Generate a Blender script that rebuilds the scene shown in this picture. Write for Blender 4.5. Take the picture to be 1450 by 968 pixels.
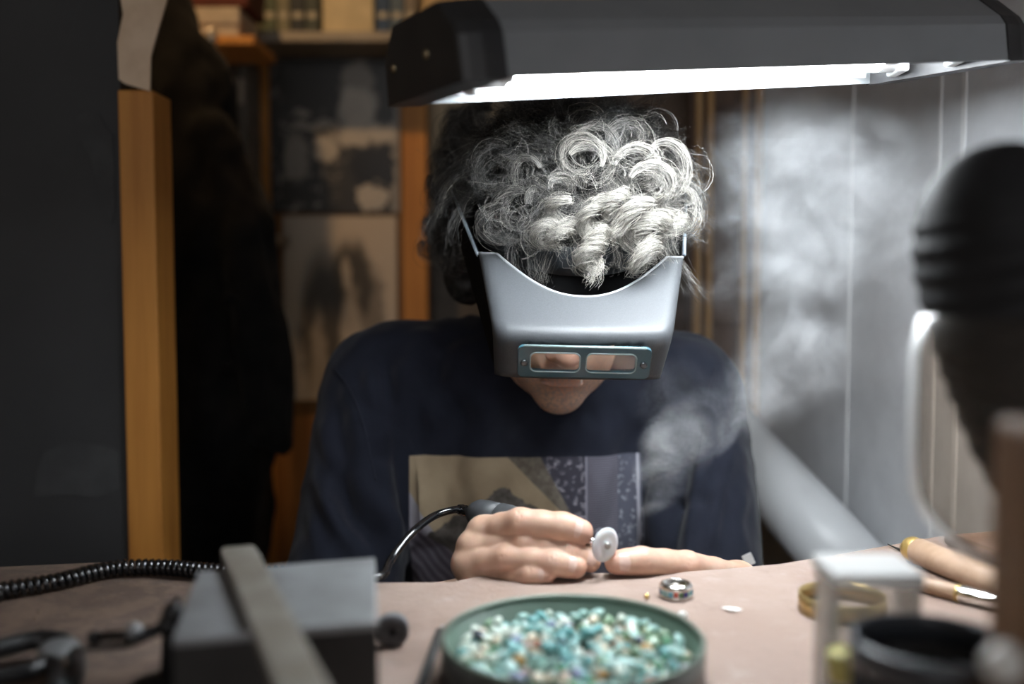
import bpy, bmesh, math, random
import numpy as np
from mathutils import Vector, Matrix

for _o in list(bpy.data.objects):
    bpy.data.objects.remove(_o)
SC = bpy.context.scene
COL = SC.collection
R = math.radians
B = 0.90                      # height of the bench top
CZ = B + 0.223                # height of the camera
PITCH = R(3.5)
FPX = 35.0 / 36.0 * 1450.0

# ------------------------------------------------------------------ camera
cam_d = bpy.data.cameras.new('camera')
cam_d.lens = 35.0
cam_d.sensor_width = 36.0
cam_d.clip_start = 0.02
cam_d.dof.use_dof = True
cam_d.dof.focus_distance = 0.85
cam_d.dof.aperture_fstop = 2.4
cam = bpy.data.objects.new('camera', cam_d)
COL.objects.link(cam)
cam.location = (0, 0, CZ)
cam.rotation_euler = (R(90) - PITCH, 0, 0)
SC.camera = cam

# ------------------------------------------------------------------ world and exposure
W = bpy.data.worlds.new('world')
SC.world = W
W.use_nodes = True
W.node_tree.nodes['Background'].inputs[0].default_value = (0.55, 0.6, 0.7, 1)
W.node_tree.nodes['Background'].inputs[1].default_value = 0.02
SC.view_settings.view_transform = 'Standard'
SC.view_settings.look = 'None'
SC.view_settings.gamma = 1.0
SC.view_settings.use_curve_mapping = False
SC.view_settings.exposure = 0.0
SC.cycles.max_bounces = 7
SC.cycles.diffuse_bounces = 3
SC.cycles.glossy_bounces = 3
SC.cycles.transmission_bounces = 4
SC.cycles.transparent_max_bounces = 12
SC.cycles.volume_bounces = 1
SC.cycles.volume_step_rate = 2.0
SC.cycles.adaptive_threshold = 0.02
SC.cycles.caustics_reflective = False
SC.cycles.caustics_refractive = False
TUBE_POWER = 58.0             # radiance of the two fluorescent tubes
SMOKE = 4.6                  # density of the smoke
WARM_POWER = 20.0              # the warm bulbs of the back room
DAY_POWER = 13.0               # daylight of the shop window behind the camera


def lamp(name, kind, loc, energy, color, size=0.2, size_y=None, rot=(0, 0, 0)):
    l = bpy.data.lights.new(name, kind)
    l.energy = energy
    l.color = color
    if kind == 'SPOT':
        l.spot_size = R(75)
        l.spot_blend = 0.6
        l.shadow_soft_size = size
    elif kind == 'AREA':
        l.shape = 'RECTANGLE'
        l.size = size
        l.size_y = size_y or size
    else:
        l.shadow_soft_size = size
    o = bpy.data.objects.new(name, l)
    COL.objects.link(o)
    o.location = loc
    o.rotation_euler = rot
    return o


# daylight through the shop window in the wall behind the camera
lamp('window_daylight', 'AREA', (-0.3, -1.93, 1.75), DAY_POWER, (0.97, 0.97, 1.0), 1.5, 1.1, (R(90), 0, 0))


# ------------------------------------------------------------------ picture <-> place
def at(px, py, Y):
    """the point at distance Y in front of the camera seen at a place of the picture"""
    dx = (px - 725.0) / FPX
    dy = (484.0 - py) / FPX
    c, s = math.cos(PITCH), math.sin(PITCH)
    t = Y / (c + dy * s)
    return Vector((dx * t, Y, CZ + (dy * c - s) * t))


def onz(px, py, z):
    """the point at height z seen at a place of the picture"""
    dx = (px - 725.0) / FPX
    dy = (484.0 - py) / FPX
    c, s = math.cos(PITCH), math.sin(PITCH)
    t = (z - CZ) / (dy * c - s)
    return Vector((dx * t, (c + dy * s) * t, z))


# ------------------------------------------------------------------ node helpers
class E:
    """a value in a node tree, with arithmetic"""
    def __init__(self, nt, s):
        self.nt, self.s = nt, s

    def m(self, op, *a, clamp=False):
        n = self.nt.nodes.new('ShaderNodeMath')
        n.operation = op
        n.use_clamp = clamp
        for i, v in enumerate((self,) + a):
            if isinstance(v, E):
                self.nt.links.new(v.s, n.inputs[i])
            else:
                n.inputs[i].default_value = v
        return E(self.nt, n.outputs[0])

    def __add__(self, o): return self.m('ADD', o)
    __radd__ = __add__
    def __sub__(self, o): return self.m('SUBTRACT', o)
    def __rsub__(self, o): return (self * -1.0) + o
    def __mul__(self, o): return self.m('MULTIPLY', o)
    __rmul__ = __mul__
    def __truediv__(self, o): return self.m('DIVIDE', o)
    def gt(self, o): return self.m('GREATER_THAN', o)
    def lt(self, o): return self.m('LESS_THAN', o)
    def mx(self, o): return self.m('MAXIMUM', o)
    def mn(self, o): return self.m('MINIMUM', o)
    def pw(self, o): return self.m('POWER', o)
    def sin(self): return self.m('SINE')
    def frac(self): return self.m('FRACT')
    def floor(self): return self.m('FLOOR')
    def abs(self): return self.m('ABSOLUTE')
    def clamp(self): return self.m('ADD', 0.0, clamp=True)

    def ss(self, a, b):
        n = self.nt.nodes.new('ShaderNodeMapRange')
        n.interpolation_type = 'SMOOTHSTEP'
        self.nt.links.new(self.s, n.inputs[0])
        n.inputs[1].default_value = a
        n.inputs[2].default_value = b
        return E(self.nt, n.outputs[0])


def noise(nt, vec, scale, detail=4, rough=0.55, out=0, dist=0.0):
    n = nt.nodes.new('ShaderNodeTexNoise')
    n.inputs['Scale'].default_value = scale
    n.inputs['Detail'].default_value = detail
    n.inputs['Roughness'].default_value = rough
    n.inputs['Distortion'].default_value = dist
    if vec is not None:
        nt.links.new(vec, n.inputs['Vector'])
    return n.outputs[out] if out else E(nt, n.outputs[0])


def mixc(nt, f, a, b):
    n = nt.nodes.new('ShaderNodeMix')
    n.data_type = 'RGBA'
    for idx, v in ((0, f), (6, a), (7, b)):
        if isinstance(v, E):
            nt.links.new(v.s, n.inputs[idx])
        elif isinstance(v, (tuple, list)):
            n.inputs[idx].default_value = tuple(v)[:3] + (1,)
        elif isinstance(v, (int, float)):
            n.inputs[idx].default_value = v
        else:
            nt.links.new(v, n.inputs[idx])
    return n.outputs[2]


def coords(nt, kind='Object', scale=None):
    tc = nt.nodes.new('ShaderNodeTexCoord')
    s = tc.outputs[kind]
    if scale:
        mp = nt.nodes.new('ShaderNodeMapping')
        mp.inputs['Scale'].default_value = scale
        nt.links.new(s, mp.inputs[0])
        s = mp.outputs[0]
    return s


def xyz(nt, s):
    n = nt.nodes.new('ShaderNodeSeparateXYZ')
    nt.links.new(s, n.inputs[0])
    return [E(nt, n.outputs[i]) for i in range(3)]


def newmat(name):
    m = bpy.data.materials.new(name)
    m.use_nodes = True
    nt = m.node_tree
    return m, nt, nt.nodes['Principled BSDF']


def bumpto(nt, bsdf, h, strength, dist=0.002):
    b = nt.nodes.new('ShaderNodeBump')
    b.inputs['Strength'].default_value = strength
    b.inputs['Distance'].default_value = dist
    nt.links.new(h.s, b.inputs['Height'])
    nt.links.new(b.outputs[0], bsdf.inputs['Normal'])


def M(name, c1, c2=None, scale=20, rough=0.5, metal=0.0, bump=0.0, bscale=None, stretch=None, detail=4,
      lo=0.35, hi=0.65, spec=0.5, trans=0.0, coat=0.0, ior=1.45, bdist=0.002, sheen=0.0, rvar=0.0):
    m, nt, b = newmat(name)
    v = coords(nt, 'Object', stretch)
    b.inputs['Base Color'].default_value = tuple(c1) + (1,)
    if c2 is not None:
        n = noise(nt, v, scale, detail)
        nt.links.new(mixc(nt, n.ss(lo, hi), c1, c2), b.inputs['Base Color'])
        if rvar:
            nt.links.new((n * rvar + (rough - rvar * 0.5)).s, b.inputs['Roughness'])
    if not rvar:
        b.inputs['Roughness'].default_value = rough
    b.inputs['Metallic'].default_value = metal
    b.inputs['Specular IOR Level'].default_value = spec
    b.inputs['Transmission Weight'].default_value = trans
    b.inputs['Coat Weight'].default_value = coat
    b.inputs['IOR'].default_value = ior
    b.inputs['Sheen Weight'].default_value = sheen
    if bump:
        bumpto(nt, b, noise(nt, v, bscale or scale * 3, 5, 0.6), bump, bdist)
    return m


# ------------------------------------------------------------------ mesh helpers
def nrm(v):
    v = np.asarray(v, float)
    return v / max(np.linalg.norm(v), 1e-9)


class MB:
    """collects the shapes of ONE part"""
    def __init__(self):
        self.v, self.f, self.sm = [], [], []

    def add(self, verts, faces, smooth=True):
        o = len(self.v)
        self.v.extend([tuple(p) for p in verts])
        self.f.extend([tuple(i + o for i in f) for f in faces])
        self.sm.extend([smooth] * len(faces))
        return self

    def bm(self, bm, mat=None, smooth=False):
        bm.verts.ensure_lookup_table()
        vs = [(mat @ v.co) if mat else v.co for v in bm.verts]
        self.add(vs, [[v.index for v in f.verts] for f in bm.faces], smooth)
        bm.free()
        return self

    def box(self, c, size, bevel=0.0, rot=None, seg=2, smooth=False):
        bm = bmesh.new()
        bmesh.ops.create_cube(bm, size=1.0)
        bmesh.ops.scale(bm, vec=Vector(size), verts=bm.verts)
        if bevel:
            bmesh.ops.bevel(bm, geom=list(bm.edges), offset=bevel, segments=seg, profile=0.5, affect='EDGES')
        bm.verts.index_update()
        m = Matrix.Translation(Vector(c)) @ (rot.to_4x4() if rot is not None else Matrix.Identity(4))
        return self.bm(bm, m, smooth)

    def prism(self, poly, z0, z1, bevel=0.0, m=None, smooth=False):
        bm = bmesh.new()
        lo = [bm.verts.new((p[0], p[1], z0)) for p in poly]
        hi = [bm.verts.new((p[0], p[1], z1)) for p in poly]
        n = len(poly)
        bm.faces.new(lo[::-1])
        bm.faces.new(hi)
        for i in range(n):
            bm.faces.new((lo[i], lo[(i + 1) % n], hi[(i + 1) % n], hi[i]))
        bmesh.ops.recalc_face_normals(bm, faces=bm.faces)
        if bevel:
            bmesh.ops.bevel(bm, geom=list(bm.edges), offset=bevel, segments=2, profile=0.5, affect='EDGES')
        bm.verts.index_update()
        return self.bm(bm, m, smooth)

    def tube(self, pts, r, n=10, cap=True, flat=1.0, smooth=True):
        P = [np.asarray(p, float) for p in pts]
        k = len(P)
        rr = r if hasattr(r, '__len__') else [r] * k
        T = [nrm(P[min(i + 1, k - 1)] - P[max(i - 1, 0)]) for i in range(k)]
        a = np.array((0, 0, 1.0)) if abs(T[0][2]) < 0.9 else np.array((1.0, 0, 0))
        u = nrm(np.cross(T[0], a))
        vs, fs = [], []
        for i in range(k):
            u = nrm(u - T[i] * np.dot(u, T[i]))
            w = np.cross(T[i], u)
            for j in range(n):
                t = 2 * math.pi * j / n
                vs.append(P[i] + rr[i] * (math.cos(t) * u + flat * math.sin(t) * w))
        for i in range(k - 1):
            for j in range(n):
                a_, b_ = i * n + j, i * n + (j + 1) % n
                fs.append((a_, b_, b_ + n, a_ + n))
        if cap:
            fs.append(tuple(range(n))[::-1])
            fs.append(tuple(range((k - 1) * n, k * n)))
        return self.add(vs, fs, smooth)

    def lathe(self, prof, c, axis=(0, 0, 1), n=32, smooth=True, close=False, caps=True):
        """prof: (radius, height) pairs around the axis through c"""
        ax = nrm(axis)
        a = np.array((0, 0, 1.0)) if abs(ax[2]) < 0.9 else np.array((1.0, 0, 0))
        u = nrm(np.cross(a, ax))
        w = np.cross(ax, u)
        c = np.asarray(c, float)
        vs, fs = [], []
        for (r, h) in prof:
            for j in range(n):
                t = 2 * math.pi * j / n
                vs.append(c + ax * h + max(r, 1e-5) * (math.cos(t) * u + math.sin(t) * w))
        k = len(prof)
        rows = list(range(k)) + ([0] if close else [])
        for i in range(len(rows) - 1):
            for j in range(n):
                a0, a1 = rows[i] * n + j, rows[i] * n + (j + 1) % n
                b0, b1 = rows[i + 1] * n + j, rows[i + 1] * n + (j + 1) % n
                fs.append((a0, a1, b1, b0))
        if not close and caps:
            fs.append(tuple(range(n))[::-1])
            fs.append(tuple(range((k - 1) * n, k * n)))
        return self.add(vs, fs, smooth)

    def ball(self, c, r, n=16, rot=None):
        r = r if hasattr(r, '__len__') else (r, r, r)
        bm = bmesh.new()
        bmesh.ops.create_uvsphere(bm, u_segments=n, v_segments=max(6, n // 2), radius=1.0)
        bm.verts.index_update()
        m = Matrix.Translation(Vector(c)) @ (rot.to_4x4() if rot is not None else Matrix.Identity(4)) @ Matrix.Diagonal((r[0], r[1], r[2], 1))
        return self.bm(bm, m, True)

    def grid(self, P, closeu=False, smooth=True):
        """P: array rows x cols x 3"""
        nr, nc = len(P), len(P[0])
        vs = [p for row in P for p in row]
        fs = []
        for i in range(nr - 1):
            for j in range(nc - (0 if closeu else 1)):
                j2 = (j + 1) % nc
                fs.append((i * nc + j, i * nc + j2, (i + 1) * nc + j2, (i + 1) * nc + j))
        return self.add(vs, fs, smooth)

    def build(self, name, mat, parent=None, base=None):
        return mesh_obj(name, np.array(self.v, float), self.f, mat, parent, self.sm, base)


def mesh_obj(name, V, F, mat, parent=None, smooth=True, base=None):
    V = np.asarray(V, float)
    if parent is not None:
        off = np.array(ORIG[parent.name])
    elif base is not None:
        off = np.array(base, float)
    else:
        lo, hi = V.min(0), V.max(0)
        off = np.array(((lo[0] + hi[0]) / 2, (lo[1] + hi[1]) / 2, lo[2]))
    me = bpy.data.meshes.new(name)
    me.from_pydata((V - off).tolist(), [], F if isinstance(F, list) else F.tolist())
    if smooth is True or smooth is False:
        me.polygons.foreach_set('use_smooth', [smooth] * len(me.polygons))
    elif len(smooth) == len(me.polygons):
        me.polygons.foreach_set('use_smooth', smooth)
    me.update()
    if mat:
        me.materials.append(mat)
    o = bpy.data.objects.new(name, me)
    COL.objects.link(o)
    if parent is not None:
        o.parent = parent
    else:
        o.location = off
    ORIG[o.name] = tuple(off)
    return o


ORIG = {}


def tag(o, label, cat=None, group=None, kind=None):
    o['label'] = label
    if cat:
        o['category'] = cat
    if group:
        o['group'] = group
    if kind:
        o['kind'] = kind
    return o


def thing(name, base, label, cat, group=None):
    o = bpy.data.objects.new(name, None)
    o.empty_display_size = 0.02
    COL.objects.link(o)
    o.location = base
    ORIG[o.name] = tuple(base)
    return tag(o, label, cat, group)


def struct(o, label=None):
    o['kind'] = 'structure'
    if label:
        o['label'] = label
    return o


def spline(pts, n):
    """Catmull-Rom through the points"""
    P = [np.asarray(p, float) for p in pts]
    P = [2 * P[0] - P[1]] + P + [2 * P[-1] - P[-2]]
    out = []
    seg = len(P) - 3
    for k in range(n):
        s = k / (n - 1) * seg
        i = min(int(s), seg - 1)
        t = s - i
        a, b, c, d = P[i:i + 4]
        out.append(0.5 * ((2 * b) + (c - a) * t + (2 * a - 5 * b + 4 * c - d) * t * t + (3 * b - a - 3 * c + d) * t ** 3))
    return out


# ------------------------------------------------------------------ smooth bodies grown from rounded bones
def surface_nets(f, org, h):
    nx, ny, nz = f.shape
    ins = f < 0
    c = [f[dx:nx - 1 + dx, dy:ny - 1 + dy, dz:nz - 1 + dz] for dx in (0, 1) for dy in (0, 1) for dz in (0, 1)]
    cnt = sum((a < 0).astype(np.int8) for a in c)
    act = (cnt > 0) & (cnt < 8)
    idx = -np.ones(act.shape, np.int64)
    ii = np.argwhere(act)
    idx[act] = np.arange(len(ii))
    cv = np.stack([a[act] for a in c], 1)
    off = np.array([(dx, dy, dz) for dx in (0, 1) for dy in (0, 1) for dz in (0, 1)], float)
    acc = np.zeros((len(ii), 3))
    num = np.zeros(len(ii))
    for a in range(8):
        for b in range(a + 1, 8):
            if abs(off[a] - off[b]).sum() != 1:
                continue
            va, vb = cv[:, a], cv[:, b]
            x = (va < 0) != (vb < 0)
            t = np.where(x, va / np.where(x, va - vb, 1), 0)
            acc += np.where(x[:, None], off[a] + t[:, None] * (off[b] - off[a]), 0)
            num += x
    V = (ii + acc / num[:, None]) * h + org
    F = []
    for ax in range(3):
        sl0 = [slice(1, -1)] * 3
        sl1 = [slice(1, -1)] * 3
        sl0[ax] = slice(0, -1)
        sl1[ax] = slice(1, None)
        a, b = ins[tuple(sl0)], ins[tuple(sl1)]
        for flip, msk in ((False, a & ~b), (True, ~a & b)):
            e = np.argwhere(msk)
            if not len(e):
                continue
            add = [1, 1, 1]
            add[ax] = 0
            e = e + np.array(add)
            u, w = (ax + 1) % 3, (ax + 2) % 3
            du = np.zeros(3, int); du[u] = 1
            dw = np.zeros(3, int); dw[w] = 1
            q = [e - du - dw, e - dw, e, e - du]
            q = [idx[p[:, 0], p[:, 1], p[:, 2]] for p in q]
            q = np.stack(q[::-1] if flip else q, 1)
            F.append(q)
    return V, np.concatenate(F)


def sdf_cone(P, a, b, ra, rb, sq=None):
    a = np.asarray(a, np.float32); b = np.asarray(b, np.float32)
    ba = b - a
    t = np.clip(((P - a) @ ba) / max(float(ba @ ba), 1e-9), 0, 1)
    d = P - a - t[..., None] * ba
    if sq is not None:                     # squash along an axis: (axis, factor)
        ax = np.asarray(nrm(sq[0]), np.float32)
        k = (d @ ax)
        d = d + ax * (k * (1.0 / sq[1] - 1.0))[..., None]
    return np.sqrt((d * d).sum(-1)) - (ra + (rb - ra) * t)


def sdf_ell(P, c, r, rot=None):
    d = P - np.asarray(c, np.float32)
    if rot is not None:
        d = d @ np.asarray(rot, np.float32)      # columns = local axes
    r = np.asarray(r, np.float32)
    k0 = np.sqrt(((d / r) ** 2).sum(-1))
    k1 = np.sqrt(((d / (r * r)) ** 2).sum(-1))
    return k0 * (k0 - 1.0) / np.maximum(k1, 1e-6)


def smin(a, b, k):
    h = np.clip(0.5 + 0.5 * (b - a) / k, 0, 1)
    return b * (1 - h) + a * h - k * h * (1 - h)


def smax(a, b, k):
    return -smin(-a, -b, k)


def bounds(prims, pad):
    lo, hi = [], []
    for p in prims:
        if p[0] == 'c':
            for q, r in ((p[1], p[3]), (p[2], p[4])):
                lo.append(np.asarray(q, float) - r); hi.append(np.asarray(q, float) + r)
        elif p[0] == 'e':
            r = max(p[2])
            lo.append(np.asarray(p[1], float) - r); hi.append(np.asarray(p[1], float) + r)
    return np.min(lo, 0) - pad, np.max(hi, 0) + pad


def field(prims, lo, n, voxel):
    ax = [lo[i] + voxel * np.arange(n[i]) for i in range(3)]
    f = np.full(tuple(n), 0.08, np.float32)
    for p in prims:
        kind = p[0]
        if kind[-1] == 'c':
            k = p[5]
            r = max(p[3], p[4])
            l, h_ = np.minimum(p[1], p[2]) - r, np.maximum(p[1], p[2]) + r
        else:
            k = p[3]
            r = max(p[2])
            l, h_ = np.asarray(p[1], float) - r, np.asarray(p[1], float) + r
        m = 2.2 * k + 3 * voxel
        s = [slice(max(0, int((l[i] - m - lo[i]) / voxel)), min(n[i], int((h_[i] + m - lo[i]) / voxel) + 2)) for i in range(3)]
        G = np.stack(np.meshgrid(ax[0][s[0]], ax[1][s[1]], ax[2][s[2]], indexing='ij'), -1).astype(np.float32)
        if kind[-1] == 'c':
            d = sdf_cone(G, p[1], p[2], p[3], p[4], p[6] if len(p) > 6 else None)
        else:
            d = sdf_ell(G, p[1], p[2], p[4] if len(p) > 4 else None)
        sub = f[tuple(s)]
        f[tuple(s)] = smax(sub, -d, k) if kind[0] == '-' else smin(sub, d, k)
    return f


def grow(prims, voxel, pad=0.03):
    """prims: ('c', a, b, ra, rb, k[, squash]) bones, ('e', c, r, k[, rot]) lumps, ('-e'/'-c', ...) dents"""
    lo, hi = bounds(prims, pad)
    n = np.ceil((hi - lo) / voxel).astype(int) + 1
    return surface_nets(field(prims, lo, n, voxel), lo, voxel)


def grow_hand(fingers, palm, voxel, pad=0.02):
    """fingers stay apart from each other and melt only into the palm"""
    lo, hi = bounds([p for f in fingers for p in f] + palm, pad)
    n = np.ceil((hi - lo) / voxel).astype(int) + 1
    tot = None
    for fg in fingers:
        f = field(fg, lo, n, voxel)
        tot = f if tot is None else smin(tot, f, 0.0009)
    return surface_nets(smin(tot, field(palm, lo, n, voxel), 0.007), lo, voxel)


def vnormals(V, F):
    n = np.cross(V[F[:, 2]] - V[F[:, 0]], V[F[:, 3]] - V[F[:, 1]])
    out = np.zeros_like(V)
    for j in range(4):
        np.add.at(out, F[:, j], n)
    return out / np.maximum(np.linalg.norm(out, axis=1, keepdims=True), 1e-12)


_rs = np.random.RandomState(5)
_LAT = _rs.rand(64, 64, 64)


def vnoise(P, scale):
    Q = P * scale
    i = np.floor(Q).astype(int)
    t = Q - i
    t = t * t * (3 - 2 * t)
    o = 0
    for dx in (0, 1):
        for dy in (0, 1):
            for dz in (0, 1):
                w = (t[:, 0] if dx else 1 - t[:, 0]) * (t[:, 1] if dy else 1 - t[:, 1]) * (t[:, 2] if dz else 1 - t[:, 2])
                o = o + w * _LAT[(i[:, 0] + dx) % 64, (i[:, 1] + dy) % 64, (i[:, 2] + dz) % 64]
    return o


def relax(V, F, it=2, lam=0.5):
    e = np.concatenate([F[:, [0, 1]], F[:, [1, 2]], F[:, [2, 3]], F[:, [3, 0]]])
    e = np.concatenate([e, e[:, ::-1]])
    cnt = np.bincount(e[:, 0], minlength=len(V)).astype(float)
    for _ in range(it):
        s = np.stack([np.bincount(e[:, 0], weights=V[e[:, 1], k], minlength=len(V)) for k in range(3)], 1)
        V = V + lam * (s / cnt[:, None] - V)
    return V

# ================================================================== the setting
def wood_mat(name, c1, c2, axis='Z', scale=14, rough=0.55, bump=0.15):
    st = {'X': (0.06, 1, 1), 'Y': (1, 0.06, 1), 'Z': (1, 1, 0.06)}[axis]
    return M(name, c1, c2, scale=scale * 4, rough=rough, bump=bump, stretch=st, bscale=scale * 10)


m_floor = M('floor_boards', (0.10, 0.075, 0.055), (0.16, 0.12, 0.09), 6, rough=0.7, bump=0.2)
m_plaster = M('grey_plaster', (0.56, 0.575, 0.60), (0.66, 0.675, 0.70), 14, rough=0.85, bump=0.35, bscale=90, lo=0.25, hi=0.75)
m_cream = M('cream_wall_paint', (0.50, 0.38, 0.22), (0.58, 0.45, 0.27), 5, rough=0.8, bump=0.1)
m_ceil = M('ceiling_paint', (0.35, 0.34, 0.32), (0.42, 0.41, 0.39), 4, rough=0.9)
m_dark = M('dark_partition_paint', (0.028, 0.029, 0.031), (0.040, 0.041, 0.043), 3, rough=0.6, bump=0.15, bscale=40)
m_patch = M('worn_patch', (0.062, 0.064, 0.066), (0.045, 0.046, 0.048), 18, rough=0.75, bump=0.2)
m_orange = wood_mat('varnished_pine', (0.62, 0.27, 0.055), (0.50, 0.20, 0.036))
m_panel = wood_mat('brown_plywood', (0.38, 0.17, 0.045), (0.28, 0.115, 0.03))
m_slat = wood_mat('light_wood_slat', (0.55, 0.34, 0.15), (0.42, 0.24, 0.09))
m_backpanel = wood_mat('dark_door_wood', (0.10, 0.065, 0.045), (0.16, 0.10, 0.07))
m_white = M('white_paint', (0.75, 0.75, 0.74), (0.68, 0.68, 0.67), 8, rough=0.5)

XR = lambda y: 0.40 + (1.6 - y) * 0.14      # where the right wall stands
fl = struct(MB().box((0, 0.2, -0.03), (4.4, 5.0, 0.06)).build('floor', m_floor, base=(0, 0.2, 0)))
ce = struct(MB().box((0, 0.2, 2.63), (4.4, 5.0, 0.06)).build('ceiling', m_ceil))
wb = struct(MB().box((-0.3, 2.31, 1.3), (3.0, 0.10, 2.6)).build('wall_back', m_cream))
wl = struct(MB().box((-1.82, 0.2, 1.3), (0.1, 4.4, 2.6)).build('wall_left', m_cream))
p0, p1 = (XR(2.36), 2.36), (XR(-2.0), -2.0)
wr = struct(MB().prism([p0, p1, (p1[0] + 0.12, p1[1]), (p0[0] + 0.12, p0[1])], 0, 2.6).build('wall_right', m_plaster))
# vertical joints of the plasterboard on the right wall
m_joint = M('pale_joint_filler', (0.80, 0.81, 0.82), (0.74, 0.75, 0.76), 30, rough=0.85)
for k, (yy, wd) in enumerate(((1.055, 0.007), (1.10, 0.004), (1.30, 0.004))):
    q0, q1 = (XR(yy + wd), yy + wd), (XR(yy), yy)
    t = MB().prism([q0, q1, (q1[0] - 0.002, q1[1]), (q0[0] - 0.002, q0[1])], 0.3, 2.5).build('joint_strip', m_joint, wr)
# front wall with the shop window, behind the camera
wf = MB()
wf.box((-1.45, -2.02, 1.3), (0.8, 0.08, 2.6)).box((0.75, -2.02, 1.3), (0.6, 0.08, 2.6))
wf.box((-0.3, -2.02, 0.55), (1.5, 0.08, 1.1)).box((-0.3, -2.02, 2.48), (1.5, 0.08, 0.24))
struct(wf.build('wall_front', m_cream))
wn = struct(MB().box((-0.3, -2.03, 1.73), (1.5, 0.006, 1.26)).build('window_1', M('window_glass', (0.9, 0.95, 1.0), rough=0.02, trans=1.0)))
fr = MB()
for x in (-1.03, -0.3, 0.43):
    fr.box((x, -2.0, 1.73), (0.05, 0.05, 1.26), 0.004)
for z in (1.125, 2.335):
    fr.box((-0.3, -2.0, z), (1.5, 0.05, 0.05), 0.004)
fr.build('window_frame', m_white, wn)

# ---- dark partition on the left with its pine edge
Yp = 1.16
a, b = at(-260, 500, Yp), at(177, 500, Yp)
pt = MB().box(((a.x + b.x) / 2, Yp + 0.03, 1.25), (b.x - a.x, 0.05, 2.5)).build('wall_partition', m_dark)
struct(pt, 'dark grey painted partition board with worn lighter patches')


def patch(pts, name):
    V = [at(x, y, Yp + 0.0035) for x, y in pts]
    mb = MB()
    n = len(V)
    mb.add([(v.x, v.y, v.z) for v in V] + [(v.x, v.y + 0.003, v.z) for v in V],
           [tuple(range(n))[::-1], tuple(range(n, 2 * n))] + [(i, (i + 1) % n, (i + 1) % n + n, i + n) for i in range(n)], False)
    return mb.build(name, m_patch, pt)


patch([(108, 165), (122, 157), (140, 162), (150, 180), (160, 190), (162, 240), (163, 300), (158, 318), (140, 310), (138, 262), (128, 222), (112, 195)], 'worn_patch')
patch([(62, 640), (100, 625), (150, 630), (168, 640), (170, 690), (140, 705), (96, 700), (48, 704), (50, 668)], 'worn_patch')
c0, c1 = at(177, 500, Yp), at(226, 500, Yp)
zt = at(200, 128, Yp).z
struct(MB().box(((c0.x + c1.x) / 2, Yp + 0.027, zt / 2), (c1.x - c0.x, 0.062, zt), 0.002).build('trim_1', m_orange), 'varnished pine upright on the edge of the dark partition')
# torn kraft paper hanging over the upright
rs = random.Random(3)
pp = [(168, -60), (240, -60), (236, 0), (224, 40), (213, 80), (212, 129), (195, 124), (176, 118), (168, 112), (166, 60), (174, 20), (168, -20)]
V = [at(x, y, Yp - 0.008) for x, y in pp]
mb = MB()
n = len(V)
ring2 = [(v.x, v.y + 0.004, v.z) for v in V]
mb.add([tuple(v) for v in V] + ring2, [tuple(range(n))[::-1], tuple(range(n, 2 * n))] + [(i, (i + 1) % n, (i + 1) % n + n, i + n) for i in range(n)], False)
tag(mb.build('kraft_paper', M('kraft_paper', (0.80, 0.62, 0.45), (0.70, 0.52, 0.36), 25, rough=0.9, bump=0.5, bscale=50)),
    'torn sheet of brown paper hanging above the pine upright', 'paper')

# ---- back of the workshop: board with pictures
Yb = 2.13
a, b = at(357, 60, Yb), at(603, 60, Yb)
zb0, zb1 = 0.02, at(450, 46, Yb).z
bd = MB().box(((a.x + b.x) / 2, Yb + 0.03, (zb0 + zb1) / 2), (b.x - a.x, 0.03, zb1 - zb0), 0.002).build('wood_panel', m_panel)
tag(bd, 'tall brown wooden panel on the back wall carrying two pictures', 'panel')
for x0, x1 in ((357, 381), (568, 603)):
    a, b = at(x0, 60, Yb), at(x1, 60, Yb)
    MB().box(((a.x + b.x) / 2, Yb + 0.009, (zb0 + zb1) / 2), (b.x - a.x, 0.016, zb1 - zb0), 0.002).build('stile', m_orange, bd)
a, b = at(381, 56, Yb), at(568, 68, Yb)
MB().box(((a.x + b.x) / 2, Yb + 0.009, (a.z + b.z) / 2), (b.x - a.x, 0.016, a.z - b.z), 0.002).build('rail', m_orange, bd)


def picture(name, x0, y0, x1, y1, Y, mat, label, tilt=0.0):
    a, b = at(x0, y0, Y), at(x1, y1, Y)
    c = ((a.x + b.x) / 2, Y, (a.z + b.z) / 2)
    o = MB().box(c, (b.x - a.x, 0.003, a.z - b.z)).build(name, mat, base=(c[0], Y, b.z))
    return tag(o, label, 'picture', 'pictures pinned up at the back')


def pic_uv(nt):
    v = coords(nt, 'Generated')
    x, y, z = xyz(nt, v)
    return v, x, z


def blob(u, v, cx, cy, rx, ry, soft=0.25):
    d = ((u - cx) / rx).pw(2) + ((v - cy) / ry).pw(2)
    return (1.0 - d.ss(1.0 - soft, 1.0 + soft))


def absblob(nt, u, v, cx, cy, rx, ry, soft=0.25):
    d = ((u - cx) / rx) * ((u - cx) / rx) + ((v - cy) / ry) * ((v - cy) / ry)
    return 1.0 - d.ss(1.0 - soft, 1.0 + soft)


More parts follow.
